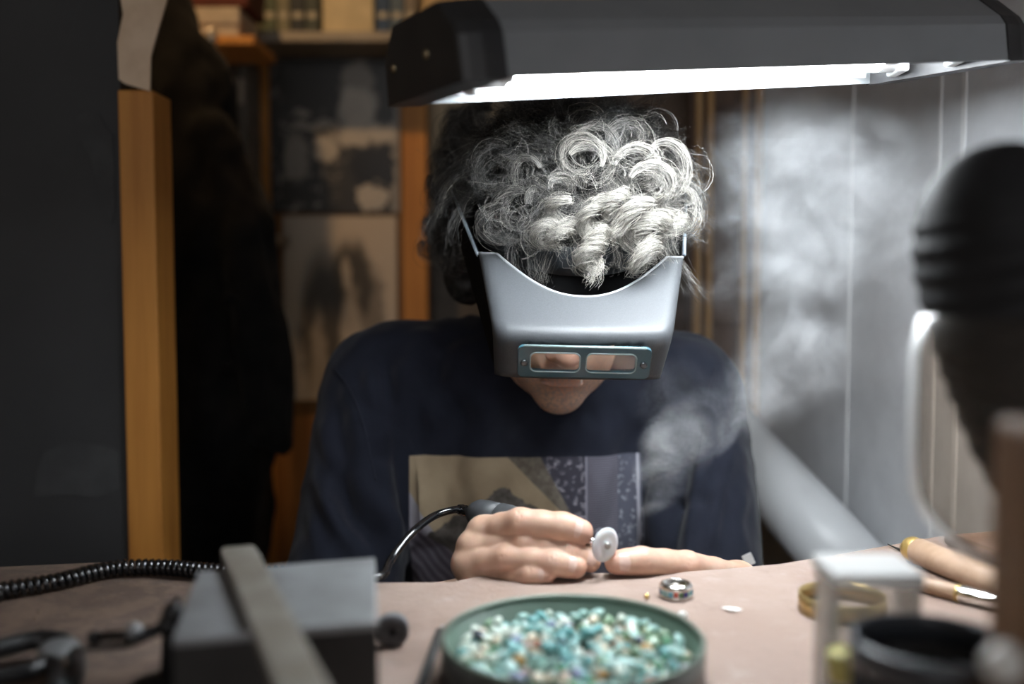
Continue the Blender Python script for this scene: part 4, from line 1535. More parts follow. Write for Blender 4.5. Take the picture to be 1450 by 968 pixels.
kf, ks = [], []
for f_, q_ in zip(gb.f, gb.sm):
    cx_ = np.mean([gb.v[i_] for i_ in f_], 0)
    if abs(cx_[0] - 0.0590) < 0.0478 and CZ - 0.0740 < cx_[2] < CZ - 0.0530 and cx_[1] < 0.84:
        continue                              # the opening behind the lens plate
    kf.append(f_); ks.append(q_)
gb.f, gb.sm = kf, ks
sh_ = gb.build('shell', m_shell, visor)
md = sh_.modifiers.new('thick', 'SOLIDIFY'); md.thickness = 0.0022; md.offset = 0.0

# rolled lip along the upper edge
lip = [np.array(p) for p in rows[0][NS_:-NS_]]
MB().tube(lip, 0.0016, 8).build('lip', M('lip_grey', (0.30, 0.31, 0.33), rough=0.35), sh_)


def curve_plate(outer, holes, depth, bevel):
    cu = bpy.data.curves.new('plate', 'CURVE')
    cu.dimensions = '2D'
    cu.fill_mode = 'BOTH'
    for lp in [outer] + holes:
        s_ = cu.splines.new('POLY')
        s_.points.add(len(lp) - 1)
        for p_, q in zip(s_.points, lp):
            p_.co = (q[0], q[1], 0, 1)
        s_.use_cyclic_u = True
    cu.extrude = depth / 2
    cu.bevel_depth = bevel
    cu.bevel_resolution = 1
    o = bpy.data.objects.new('plate_tmp', cu)
    COL.objects.link(o)
    dg = bpy.context.evaluated_depsgraph_get()
    me = bpy.data.meshes.new_from_object(o.evaluated_get(dg))
    V = [tuple(v_.co) for v_ in me.vertices]
    F = [tuple(p_.vertices) for p_ in me.polygons]
    bpy.data.objects.remove(o)
    bpy.data.meshes.remove(me)
    return V, F


def rrect(cx, cy, w, h, r, n=6):
    out = []
    for (sx, sy, a0) in ((1, 1, 0), (-1, 1, 90), (-1, -1, 180), (1, -1, 270)):
        for k in range(n + 1):
            a = R(a0 + 90 * k / n)
            out.append((cx + sx * (w / 2 - r) + r * math.cos(a), cy + sy * (h / 2 - r) + r * math.sin(a)))
    return out


# lens plate
pcn = np.array(at(827, 512, 0.8090))
PW, PH = 0.1070, 0.0293
rz = Matrix.Rotation(R(90 + 31), 3, 'X')
rt = Matrix.Rotation(R(1.2), 3, 'Y') @ rz
WW, WH = 0.0414, 0.0197
wx = (-0.0237, 0.0219)
V, F = curve_plate(rrect(0, 0, PW, PH, 0.004), [rrect(wx[0], 0.0, WW, WH, 0.005), rrect(wx[1], 0.0, WW, WH, 0.005)], 0.0022, 0.0006)
V = [np.array(rt @ Vector(p)) + pcn for p in V]
plate = MB().add(V, F, False).build('lens_plate', m_plate, visor)
ml = bpy.data.materials.new('lens_glass')
ml.use_nodes = True
nt = ml.node_tree
nt.nodes.remove(nt.nodes['Principled BSDF'])
tr = nt.nodes.new('ShaderNodeBsdfTransparent'); tr.inputs[0].default_value = (0.92, 0.90, 0.88, 1)
gl = nt.nodes.new('ShaderNodeBsdfGlossy'); gl.inputs['Roughness'].default_value = 0.12; gl.inputs[0].default_value = (1, 1, 1, 1)
fr_ = nt.nodes.new('ShaderNodeFresnel'); fr_.inputs[0].default_value = 1.5
mx = nt.nodes.new('ShaderNodeMixShader')
nt.links.new(fr_.outputs[0], mx.inputs[0]); nt.links.new(tr.outputs[0], mx.inputs[1]); nt.links.new(gl.outputs[0], mx.inputs[2])
nt.links.new(mx.outputs[0], nt.nodes['Material Output'].inputs[0])
m_rim = M('pale_lens_rim', (0.25, 0.33, 0.34), rough=0.25, spec=0.7)
for x in wx:
    lp = rrect(x, 0, WW - 0.0004, WH - 0.0004, 0.005)
    V, F = curve_plate(lp, [], 0.0012, 0.0)
    V = [np.array(rt @ Vector(p)) + pcn for p in V]
    ln_ = MB().add(V, F, False).build('lens', ml, plate)
    lp2 = rrect(x, 0, WW - 0.0008, WH - 0.0008, 0.005)
    pth = [np.array(rt @ Vector((p[0], p[1], 0.0018))) + pcn for p in lp2 + [lp2[0]]]
    MB().tube(pth, 0.0007, 6, cap=False).build('lens_rim', m_rim, plate)
for x in (-0.0488, 0.0484):
    c = np.array(rt @ Vector((x, -0.001, 0.0018))) + pcn
    ax_ = tuple(rt @ Vector((0, 0, 1)))
    MB().lathe([(0.0030, -0.001), (0.0030, 0.0008), (0.0022, 0.0015), (0.0006, 0.0012)], c, ax_, 16).build('screw', M('dark_screw', (0.10, 0.11, 0.12), rough=0.3, metal=0.9), plate)
e_ = np.array(rt @ Vector((0, PH / 2 + 0.0004, 0.0008))) + pcn
MB().tube([e_ + np.array((-PW / 2 + 0.004, 0, 0.0012)), e_ + np.array((PW / 2 - 0.004, 0, -0.0012))], 0.0011, 8).build('plate_edge', m_rim, plate)

# headband around the brow
bandp = []
for k in range(49):
    a = 2 * math.pi * k / 48 + math.pi
    bandp.append((math.sin(a), math.cos(a)))
rows = []
for hh, gr in ((-0.040, 0.007), (-0.026, 0.006), (-0.010, 0.0015), (0.010, 0.0015), (0.016, 0.000)):
    rows.append([HL(x * (0.0865 + gr * 0.25), -0.006 + y * (0.1035 + gr), 0.052 + hh - 0.012 * (1 - y) * 0.5) for x, y in bandp])
bo = MB().grid(rows).build('headband', m_band, visor)
md = bo.modifiers.new('thick', 'SOLIDIFY'); md.thickness = 0.004; md.offset = 0.0
# grey brow cushion inside the band's front
rows = []
for hh in (-0.012, 0.0, 0.013):
    rows.append([HL(math.sin(a) * 0.0915, -0.006 + math.cos(a) * 0.1085, 0.052 + hh) for a in np.linspace(-1.15, 1.15, 40)])
cu_ = MB().grid(rows).build('brow_cushion', M('slate_cushion', (0.035, 0.045, 0.055), (0.045, 0.055, 0.065), 60, rough=0.5), visor)
md = cu_.modifiers.new('thick', 'SOLIDIFY'); md.thickness = 0.004; md.offset = 0.0

# side plates from the pivots to the shell, with knobs
for s in (-1, 1):
    piv = np.array((0.056 + s * 0.1135, 0.995, CZ + 0.076))
    hw_, cx, yf, z_, sb = vrow(0)
    top = np.array((cx + s * hw_, yf + 0.014, z_ + 0.001))
    hw_, cx, yf, z_, sb = vrow(1.4)
    bot = np.array((cx + s * hw_, yf + 0.05, z_ + 0.004))
    hw_, cx, yf, z_, sb = vrow(1.0)
    mid_ = np.array((cx + s * (hw_), yf + 0.055, z_ + 0.004))
    pb = piv + np.array((0, 0.016, -0.016))
    pf = piv + np.array((0, -0.010, 0.012))
    out = np.array((s * 0.0015, 0, 0))
    ring_ = [pf, top, mid_, bot, pb]
    V = [p + out for p in ring_] + [p - out for p in ring_]
    n = len(ring_)
    MB().add(V, [tuple(range(n)), tuple(range(n, 2 * n))[::-1]] + [(i, (i + 1) % n, (i + 1) % n + n, i + n) for i in range(n)], False).build('side_plate', m_band, visor)
    MB().tube([pf + out, (pf + top) / 2 + out, top + out], 0.0016, 8).build('side_edge', M('pale_edge', (0.28, 0.33, 0.38), rough=0.3), visor)
    kb = MB()
    kb.lathe([(0.004, 0.0), (0.004, 0.008), (0.0105, 0.008), (0.0115, 0.010), (0.0115, 0.016), (0.009, 0.018)], piv, (s, 0, 0), 24)
    kn_ = kb.build('knob', m_cap, visor)
    for q in range(10):
        a = 2 * math.pi * q / 10
        p = piv + np.array((s * 0.009, 0.0115 * math.cos(a), 0.0115 * math.sin(a)))
        MB().tube([p, p + np.array((s * 0.007, 0, 0))], 0.0016, 6).build('grip_rib', m_cap, kn_)

# ================================================================== black coat hanging behind the partition
m_coat = M('black_coat_cloth', (0.0055, 0.0052, 0.005), (0.010, 0.0092, 0.0085), 30, rough=0.9, bump=0.3, bscale=160, spec=0.15, sheen=0.05)


def A3(x, y, Y):
    return np.array(at(x, y, Y))


cp = [('c', A3(215, -20, 1.62), A3(262, 130, 1.62), .045, .060, .03), ('c', A3(262, 130, 1.62), A3(300, 330, 1.60), .060, .085, .04),
      ('c', A3(300, 330, 1.60), A3(310, 600, 1.60), .085, .098, .04), ('c', A3(240, 200, 1.64), A3(235, 620, 1.64), .07, .10, .04),
      ('c', A3(310, 600, 1.60), A3(280, 900, 1.62), .085, .10, .04), ('c', A3(235, 600, 1.64), A3(230, 900, 1.64), .10, .10, .04),
      ('c', A3(300, 190, 1.56), A3(348, 330, 1.55), .035, .044, .012), ('c', A3(348, 330, 1.55), A3(374, 480, 1.54), .044, .044, .012), ('c', A3(374, 480, 1.54), A3(385, 606, 1.53), .044, .038, .010)]
VC, FC = grow(cp, 0.008)
NC = vnormals(VC, FC)
VC = VC + NC * (0.030 * (vnoise(VC * np.array((1.0, 1.0, 0.16)), 34) - 0.5) + 0.010 * (vnoise(VC * np.array((1, 1, 0.3)), 80) - 0.5))[:, None]
VC = relax(VC, FC, 2, 0.5)
hk = A3(205, -60, 1.64)
t = thing('black_coat', (hk[0], hk[1], 0.5), 'long black coat hanging beside the pine upright', 'coat')
mesh_obj('coat_body', VC, FC, m_coat, t)
MB().tube([hk + np.array((0, 0.60, 0.10)), hk + np.array((0, 0.05, 0.10)), hk + np.array((0, 0.0, 0.08)), hk + np.array((0, 0, 0.03))], 0.006, 10).build('hanger_loop', m_pole, t)
for y in (420, 520):
    c = A3(326, y, 1.495)
    MB().lathe([(0.008, 0), (0.009, 0.002), (0.006, 0.004)], c, (0, -1, 0), 16).build('button', m_coat, t)

# ================================================================== handpiece, disc and its cord
m_hp = M('dark_grey_rubber', (0.035, 0.038, 0.042), (0.05, 0.053, 0.057), 50, rough=0.5, bump=0.05)
m_cord = M('black_shiny_cord', (0.008, 0.008, 0.009), rough=0.18, coat=0.5)
h0, h1 = A3(664, 724, .835), A3(846, 769, .742)
hd_ = nrm(h1 - h0)
HLn = np.linalg.norm(h1 - h0)
hp = thing('handpiece', tuple(h0), 'dark grey rotary handpiece held in the hand above the bench', 'handpiece')
MB().lathe([(0.0045, 0.000), (0.0095, 0.006), (0.0125, 0.012), (0.0132, 0.022), (0.0132, 0.036)], h0, hd_, 32).build('rear_sleeve', m_hp, hp)
MB().lathe([(0.0125, 0.036), (0.0136, 0.0375), (0.0136, 0.046), (0.0120, 0.060), (0.0095, 0.080), (0.0072, 0.100), (0.0060, HLn - 0.016)], h0, hd_, 32).build('grip', m_hp, hp)
MB().lathe([(0.0052, HLn - 0.018), (0.0052, HLn - 0.010), (0.0034, HLn - 0.006), (0.0030, HLn - 0.002)], h0, hd_, 24).build('collet', M('bright_steel', (0.75, 0.75, 0.75), rough=0.18, metal=1.0), hp)
MB().lathe([(0.0042, -0.012), (0.0048, -0.008), (0.0042, -0.006), (0.0048, -0.004), (0.0042, -0.002), (0.0050, 0.002)], h0, hd_, 20).build('strain_relief', m_cord, hp)
dn = nrm((0.60, -0.79, -0.05))
dc = A3(857, 771, .7300)
m_disc = M('white_rubber_disc', (0.72, 0.74, 0.76), (0.66, 0.68, 0.70), 60, rough=0.4)
m_disc.node_tree.nodes['Principled BSDF'].inputs['Subsurface Weight'].default_value = 0.1
pd = thing('polishing_disc', tuple(dc), 'small translucent white polishing disc on the handpiece tip', 'disc')
MB().lathe([(0.0015, 0.0022), (0.0042, 0.0020), (0.0060, 0.0013), (0.0078, 0.0018), (0.0100, 0.0015), (0.0122, 0.0008), (0.0130, 0.0), (0.0122, -0.0010), (0.0100, -0.0015), (0.0015, -0.0018)], dc, dn, 40).build('wheel', m_disc, pd)
MB().lathe([(0.0026, 0.0018), (0.0028, 0.0028), (0.0022, 0.0040), (0.0008, 0.0046)], dc, dn, 18).build('screw_head', M('dull_steel', (0.35, 0.34, 0.32), rough=0.35, metal=0.9), pd)
MB().tube([dc - dn * 0.0015, dc - dn * 0.007, h1 - hd_ * 0.004], 0.0013, 10).build('mandrel', M('bright_mandrel', (0.8, 0.8, 0.8), rough=0.15, metal=1.0), pd)
cpts = [h0 - hd_ * 0.010, A3(640, 722, .83), A3(615, 730, .82), A3(590, 748, .79), A3(568, 772, .772), A3(552, 795, .755), np.array(onz(541, 814, B + 0.0042))]
cz_ = B + 0.0042
tail = [np.array((onz(505, 825, cz_).x, 0.720, cz_)), np.array((onz(470, 822, cz_).x, 0.715, cz_))]
path = spline(cpts + tail, 60)
MB().tube(path, 0.0032, 12).build('cord', m_cord, hp)


def coil(path, rc, pitch, rw, seg=9, sides=6):
    P = np.array(path)
    L = np.concatenate([[0], np.cumsum(np.linalg.norm(np.diff(P, axis=0), axis=1))])
    n = int(L[-1] / pitch * seg)
    s = np.linspace(0, L[-1], n)
    C = np.stack([np.interp(s, L, P[:, k]) for k in range(3)], 1)
    T = np.gradient(C, axis=0); T /= np.linalg.norm(T, axis=1, keepdims=True)
    U = np.cross(T, (0, 0, 1.0)); U /= np.linalg.norm(U, axis=1, keepdims=True)
    Wv = np.cross(T, U)
    a = 2 * math.pi * s / pitch
    return C + rc * (U * np.cos(a)[:, None] + Wv * np.sin(a)[:, None]), n


zc_ = B + 0.0070
cpth = [(-0.62, 0.66, zc_), tuple(onz(-60, 845, zc_)), tuple(onz(0, 836, zc_)), tuple(onz(80, 823, zc_)), tuple(onz(160, 805, zc_)), tuple(onz(230, 803, zc_)), tuple(onz(290, 808, zc_)),
        tuple(onz(360, 812, zc_)), tuple(onz(430, 811, zc_)), tuple(onz(478, 808, zc_)), tuple(tail[1])]
cp_, n = coil(spline(cpth, 120), 0.0046, 0.0050, 0.0019)
cc = MB().tube(list(cp_), 0.0021, 6).build('coiled_cord', m_cord)
tag(cc, 'black spiral cord lying along the rear edge of the bench', 'cord')

# ================================================================== steel block and bar
m_steel = M('dull_grey_steel', (0.30, 0.31, 0.32), (0.22, 0.225, 0.23), 18, rough=0.5, metal=0.55, bump=0.08, bscale=120)
m_dsteel = M('blackened_steel', (0.022, 0.021, 0.020), (0.035, 0.033, 0.031), 25, rough=0.6, metal=0.3, bump=0.1)
HB = 0.060
q = [onz(243, 904, B + HB), onz(535, 879, B + HB), onz(531, 788, B + HB), onz(280, 808, B + HB)]
t = thing('steel_block', (sum(p.x for p in q) / 4, sum(p.y for p in q) / 4, B), 'heavy square steel bench block with a bar lying across it', 'block')
MB().prism([(p.x, p.y) for p in q], B, B + HB - 0.004, 0.001).build('body', m_dsteel, t)
MB().prism([(p.x, p.y) for p in q], B + HB - 0.0045, B + HB, 0.0012).build('top_plate', m_steel, t)
m_bar = M('worn_steel_bar', (0.33, 0.31, 0.275), (0.25, 0.225, 0.19), 40, rough=0.45, metal=0.5, bump=0.1)
zb = B + HB + 0.0002
f0, f1 = onz(336, 772, zb + 0.006), onz(462, 1040, zb + 0.006)
dv = Vector((f1.x - f0.x, f1.y - f0.y, 0)).normalized()
sv = Vector((-dv.y, dv.x, 0))
L = Vector((f1.x - f0.x, f1.y - f0.y, 0)).length
out = []
for l, w in ((0, 0.0080), (0.004, 0.0098), (0.02, 0.0102), (L - 0.02, 0.0100), (L, 0.0090)):
    out.append((Vector((f0.x, f0.y, 0)) + dv * l, w))
poly = [((p + sv * w).x, (p + sv * w).y) for p, w in out] + [((p - sv * w).x, (p - sv * w).y) for p, w in out[::-1]]
t = MB().prism(poly, zb, zb + 0.006, 0.0012).build('steel_bar', m_bar)
tag(t, 'flat worn steel bar lying across the steel block', 'bar')

# ================================================================== small things on the bench
m_gw = M('grey_abrasive', (0.10, 0.10, 0.105), (0.15, 0.15, 0.155), 200, rough=0.8, bump=0.3, bscale=700)
c = onz(556, 914, B)
t = thing('grinding_wheel', tuple(c), 'small grey grinding wheel standing beside the steel block', 'wheel')
MB().lathe([(0.0018, -0.004), (0.0098, -0.004), (0.0100, -0.0035), (0.0100, 0.0035), (0.0098, 0.004), (0.0018, 0.004)], c + Vector((0, 0, 0.0100)), (0.12, -1, 0.0), 32, close=True).build('wheel', m_gw, t)
MB().lathe([(0.0010, -0.005), (0.0018, -0.005), (0.0018, 0.005), (0.0010, 0.005)], c + Vector((0, 0, 0.0100)), (0.12, -1, 0.0), 16, close=True).build('bushing', m_dsteel, t)
a, b = onz(627, 884, B + 0.003), onz(592, 985, B + 0.003)
t = thing('scriber', tuple(a.lerp(b, 0.5) - Vector((0, 0, 0.003))), 'thin black scriber lying between the wheel and the green tin', 'tool')
dv = (b - a).normalized()
MB().tube([a + dv * 0.012, a + dv * 0.014, b], [0.0024, 0.003, 0.003], 12).build('handle', m_dsteel, t)
MB().tube([a, a + dv * 0.014], [0.0004, 0.0016], 8).build('point', m_steel, t)

# ---- finger ring with stone inlay
c = onz(957, 845, B)
RR, RHt = 0.0118, 0.0105
t = thing('inlaid_ring', tuple(c), 'silver finger ring inlaid with coloured stones beside the thumb', 'ring')
m_silver = M('polished_silver', (0.80, 0.78, 0.74), (0.7, 0.68, 0.64), 60, rough=0.2, metal=1.0)
MB().lathe([(RR - 0.0028, 0.0), (RR - 0.0008, 0.0), (RR, 0.0012), (RR, RHt * 0.25), (RR - 0.0004, RHt * 0.28), (RR - 0.0004, RHt * 0.62), (RR, RHt * 0.65), (RR - 0.0002, RHt * 0.82), (RR - 0.0016, RHt), (RR - 0.0028, RHt)], c, (0, 0, 1), 56, close=True).build('band', m_silver, t)
inl = [((0.10, 0.35, 0.48), 'turquoise'), ((0.02, 0.02, 0.025), 'black'), ((0.40, 0.045, 0.025), 'coral'), ((0.06, 0.14, 0.06), 'green'), ((0.02, 0.018, 0.20), 'lapis'), ((0.22, 0.42, 0.42), 'pale turquoise')]
NI = 20
for k in range(NI):
    a0 = 2 * math.pi * k / NI + 0.03
    a1 = 2 * math.pi * (k + 1) / NI - 0.03
    mb = MB()
    V = []
    for a in np.linspace(a0, a1, 4):
        for r_, z_ in ((RR - 0.001, RHt * 0.28), (RR + 0.0001, RHt * 0.285), (RR + 0.0001, RHt * 0.615), (RR - 0.001, RHt * 0.62)):
            V.append((c.x + r_ * math.cos(a), c.y + r_ * math.sin(a), c.z + z_))
    F = []
    for i in range(3):
        for j in range(4):
            F.append((i * 4 + j, i * 4 + (j + 1) % 4, (i + 1) * 4 + (j + 1) % 4, (i + 1) * 4 + j))
    F += [(0, 1, 2, 3), (15, 14, 13, 12)]
    # the front shows turquoise, coral, green, lapis from left to right
    seq = {13: 0, 14: 2, 15: 3, 16: 4, 12: 5, 17: 5}
    ci, nm = inl[seq.get(k, k % 6)]
    mb.add(V, F, False).build('inlay_stone', bpy.data.materials.get('inlay_' + nm) or M('inlay_' + nm, ci, rough=0.2, coat=0.5), t)

# ---- beads, chips and a paper scrap
m_pearl = M('white_bead', (0.78, 0.77, 0.73), rough=0.25, coat=0.3)
m_gold = M('gold_bead', (0.85, 0.62, 0.25), rough=0.2, metal=1.0)
for px, py, r_, mm, lb in ((966, 879, 0.0035, m_pearl, 'white bead lying by the rim of the green tin'), (916, 848, 0.0020, m_gold, 'tiny gold bead lying in front of the inlaid ring')):
    c = onz(px, py, B)
    mb = MB().lathe([(r_ * 0.25, -r_ * 0.95), (r_ * 0.7, -r_ * 0.72), (r_, 0), (r_ * 0.7, r_ * 0.72), (r_ * 0.25, r_ * 0.95), (r_ * 0.2, 0)], c + Vector((0, 0, r_)), (0.8, 0.5, 0.2), 20, close=True)
    tag(mb.build('bead', mm), lb, 'bead')


def chipmesh(rsd, n=10):
    bm = bmesh.new()
    for _ in range(n):
        v_ = Vector((rsd.gauss(0, 1), rsd.gauss(0, 1), rsd.gauss(0, 1))).normalized()
        bm.verts.new(v_ * rsd.uniform(0.8, 1.0))
    r_ = bmesh.ops.convex_hull(bm, input=list(bm.verts))
    bmesh.ops.delete(bm, geom=[g_ for g_ in bm.verts if not g_.link_faces], context='VERTS')
    bmesh.ops.recalc_face_normals(bm, faces=bm.faces)
    bm.verts.index_update()
    return bm


ra_ = random.Random(9)
c = onz(1035, 866, B)
t = MB().bm(chipmesh(ra_, 14), Matrix.Translation(c + Vector((0, 0, 0.0018))) @ Matrix.Rotation(R(-18), 4, 'Z') @ Matrix.Diagonal((0.0092, 0.0022, 0.0018, 1))).build('shell_splinter', m_pearl)
tag(t, 'white splinter of shell lying right of the inlaid ring', 'splinter')

# ---- green tin full of stone chips
TR, TH_ = 0.0735, 0.026
tc0 = onz(811, 900, B + TH_)
tc0 = Vector((tc0.x, tc0.y + 0.004, B))
m_tin_in = M('sage_green_enamel', (0.085, 0.135, 0.105), (0.10, 0.155, 0.12), 20, rough=0.35)
m_tin_out = M('tarnished_tin', (0.10, 0.10, 0.09), (0.15, 0.145, 0.13), 25, rough=0.4, metal=0.6)
t = thing('round_tin', tuple(tc0), 'shallow round tin, green inside, filled with stone chips', 'tin')
MB().lathe([(TR - 0.004, 0.0), (TR, 0.001), (TR, TH_ - 0.003), (TR - 0.0008, TH_ - 0.003), (TR - 0.0008, 0.002), (0.001, 0.002), (0.001, 0.0)], tc0, (0, 0, 1), 80).build('wall', m_tin_out, t)
MB().lathe([(TR - 0.0009, 0.003), (TR - 0.0009, TH_ - 0.003), (TR - 0.0022, TH_ - 0.003), (TR - 0.0022, 0.004), (0.001, 0.004), (0.001, 0.003)], tc0, (0, 0, 1), 80).build('lining', m_tin_in, t)
MB().lathe([(TR - 0.0012 + 0.0016 * math.cos(a), TH_ - 0.002 + 0.0016 * math.sin(a)) for a in np.linspace(0, 2 * math.pi, 13)[:-1]], tc0, (0, 0, 1), 80, close=True).build('rolled_rim', M('green_rim', (0.12, 0.155, 0.125), rough=0.3, metal=0.2), t)
pal = [((0.36, 0.56, 0.52), 'pale turquoise', 34), ((0.17, 0.40, 0.40), 'teal', 24), ((0.60, 0.68, 0.60), 'whitish green', 30), ((0.68, 0.62, 0.48), 'cream', 14), ((0.18, 0.28, 0.18), 'moss green', 12),
       ((0.035, 0.045, 0.06), 'black', 5), ((0.36, 0.15, 0.09), 'coral red', 4), ((0.20, 0.23, 0.36), 'slate blue', 6), ((0.45, 0.27, 0.10), 'amber', 5), ((0.50, 0.36, 0.32), 'pink', 4), ((0.09, 0.24, 0.13), 'emerald green', 8)]
pm_ = {nm: M('chip_' + nm.replace(' ', '_'), ci, tuple(min(1, q_ * 1.35) for q_ in ci), 150, rough=0.22, coat=0.2) for ci, nm, w in pal}
cm = []
for k in range(9):
    me = bpy.data.meshes.new('stone_chip')
    bm = bmesh.new()
    bmesh.ops.create_icosphere(bm, subdivisions=2, radius=1.0)
    pl_ = [(Vector((ra_.gauss(0, 1), ra_.gauss(0, 1), ra_.gauss(0, 1))).normalized(), ra_.uniform(0.62, 0.9)) for _ in range(9)]
    for v_ in bm.verts:                       # a tumbled pebble: a ball with flats ground on it
        for nv_, h_ in pl_:
            q_ = v_.co.dot(nv_)
            if q_ > h_:
                v_.co -= nv_ * (q_ - h_) * 0.85
    bm.to_mesh(me); bm.free()
    me.polygons.foreach_set('use_smooth', [True] * len(me.polygons))
    cm.append(me)
mcache = {}
wts = [w for _, _, w in pal]
placed = []
tries = 0
rs2 = random.Random(21)
while len(placed) < 290 and tries < 60000:
    tries += 1
    s_ = rs2.uniform(0.0032, 0.0052) if len(placed) > 24 else rs2.uniform(0.005, 0.0068)
    lay = 0 if (len(placed) < 170 and tries < 25000) else 1
    r_ = (TR - 0.0035 - s_ * 1.2) * math.sqrt(rs2.random())
    a = rs2.uniform(0, 2 * math.pi)
    x, y = r_ * math.cos(a), r_ * math.sin(a)
    heap = 0.0118 + 0.0035 * (1 - (r_ / TR) ** 2) - 0.0012 * (y / TR)
    z_ = heap + lay * 0.0046
    if any((x - p[0]) ** 2 + (y - p[1]) ** 2 < ((s_ + p[2]) * 0.80) ** 2 for p in placed if p[3] == lay):
        continue
    placed.append((x, y, s_, lay))
    ci, nm, w = rs2.choices(pal, wts)[0]
    i = rs2.randrange(9)
    key = (i, nm)
    if key not in mcache:
        me = cm[i].copy(); me.materials.append(pm_[nm]); mcache[key] = me
    o = bpy.data.objects.new('stone_chip', mcache[key])
    COL.objects.link(o)
    o.location = (tc0.x + x, tc0.y + y, tc0.z + z_)
    o.scale = (s_ * rs2.uniform(0.9, 1.35), s_ * rs2.uniform(0.75, 1.0), s_ * rs2.uniform(0.5, 0.75))
    o.rotation_euler = (rs2.uniform(-.5, .5), rs2.uniform(-.5, .5), rs2.uniform(0, 6.28))
    sz = 'small' if s_ < 0.0038 else ('medium' if s_ < 0.0046 else 'large')
    fx, fy = x / TR, y / TR
    if math.hypot(fx, fy) < 0.33:
        wh = 'in the middle of'
    else:
        an_ = (math.degrees(math.atan2(fy, fx)) + 360 + 22.5) % 360
        wh = 'at the ' + ('right', 'back right', 'back', 'back left', 'left', 'front left', 'front', 'front right')[int(an_ // 45)] + (' rim of' if math.hypot(fx, fy) > 0.72 else ' side of')
    tag(o, sz + ' ' + nm + (' stone chip heaped ' if lay else ' stone chip ') + wh + ' the green tin', 'stone', 'stone chips in the green tin')
# long pale chip in front
o = bpy.data.objects.new('stone_chip', mcache.get((0, 'pale turquoise')) or cm[0])
if not o.data.materials:
    o.data = cm[0].copy(); o.data.materials.append(pm_['pale turquoise'])
COL.objects.link(o)
pp_ = onz(880, 942, B + 0.020)
o.location = (pp_.x, pp_.y, B + 0.0205)
o.scale = (0.0125, 0.0042, 0.0030)
o.rotation_euler = (0, 0, 0.1)
tag(o, 'long pale turquoise stone chip, the largest chip in the green tin', 'stone', 'stone chips in the green tin')
# the unseen fill below
mb = MB()
for k in range(420):
    r_ = (TR - 0.006) * math.sqrt(rs2.random()); a = rs2.uniform(0, 6.283)
    s_ = rs2.uniform(0.003, 0.0045)
    mb.bm(chipmesh(rs2, 8), Matrix.Translation((tc0.x + r_ * math.cos(a), tc0.y + r_ * math.sin(a), tc0.z + rs2.uniform(0.0075, 0.0108))) @ Matrix.Diagonal((s_, s_, s_ * 0.6, 1)))
o = mb.build('stone_chip_fill', M('mixed_stone_fill', (0.10, 0.20, 0.18), (0.30, 0.28, 0.20), 260, rough=0.4, lo=0.45, hi=0.55))
tag(o, 'bed of mixed small stone chips at the bottom of the green tin', 'stones', kind='stuff')

# ---- brass bangle standing on the bench
m_brass = M('brass', (0.50, 0.36, 0.15), (0.42, 0.29, 0.11), 30, rough=0.35, metal=0.85)
c = onz(1192, 866, B)
t = MB()
prof_ = [(0.0272, 0.0), (0.0285, 0.0), (0.0285, 0.0125), (0.0272, 0.0125)]
t.lathe(prof_, c, (0, 0, 1), 64, close=True)
t = t.build('brass_bangle', m_brass)
tag(t, 'narrow brass bangle lying behind the frosted plastic box', 'bangle')

# ---- frosted plastic box with something yellow in it
def clear_mat(name, tint, body, fd, rough):
    m = bpy.data.materials.new(name)
    m.use_nodes = True
    nt = m.node_tree
    nt.nodes.remove(nt.nodes['Principled BSDF'])
    tr = nt.nodes.new('ShaderNodeBsdfTransparent'); tr.inputs[0].default_value = tint + (1,)
    df = nt.nodes.new('ShaderNodeBsdfTranslucent' if fd < 0 else 'ShaderNodeBsdfDiffuse'); df.inputs[0].default_value = body + (1,)
    gl = nt.nodes.new('ShaderNodeBsdfGlossy'); gl.inputs['Roughness'].default_value = rough
    lw = nt.nodes.new('ShaderNodeLayerWeight'); lw.inputs[0].default_value = 0.08
    m1 = nt.nodes.new('ShaderNodeMixShader'); m1.inputs[0].default_value = abs(fd)
    m2 = nt.nodes.new('ShaderNodeMixShader')
    nt.links.new(tr.outputs[0], m1.inputs[1]); nt.links.new(df.outputs[0], m1.inputs[2])
    nt.links.new(lw.outputs['Fresnel'], m2.inputs[0]); nt.links.new(m1.outputs[0], m2.inputs[1]); nt.links.new(gl.outputs[0], m2.inputs[2])
    nt.links.new(m2.outputs[0], nt.nodes['Material Output'].inputs[0])
    return m


m_frost = clear_mat('frosted_plastic', (0.95, 0.95, 0.94), (0.80, 0.80, 0.79), 0.16, 0.25)
m_lid = clear_mat('milky_lid', (0.95, 0.95, 0.94), (0.80, 0.80, 0.79), 0.70, 0.3)
a0, a1 = at(1174, 812, 0.475), at(1288, 812, 0.475)
bx0, bx1 = a0.x, a1.x
by0, by1 = 0.462, 0.496
bz = at(1230, 824, 0.462).z
t = thing('plastic_box', ((bx0 + bx1) / 2, (by0 + by1) / 2, B), 'small frosted white plastic box beside the black jar', 'box')
w_ = 0.0022
MB().box(((bx0 + bx1) / 2, by0, (B + bz) / 2), (bx1 - bx0, w_, bz - B), 0.0006).build('side_wall', m_frost, t)
MB().box(((bx0 + bx1) / 2, by1, (B + bz) / 2), (bx1 - bx0, w_, bz - B), 0.0006).build('side_wall', m_frost, t)
MB().box((bx0, (by0 + by1) / 2, (B + bz) / 2), (w_, by1 - by0, bz - B), 0.0006).build('side_wall', m_frost, t)
MB().box((bx1, (by0 + by1) / 2, (B + bz) / 2), (w_, by1 - by0, bz - B), 0.0006).build('side_wall', m_frost, t)
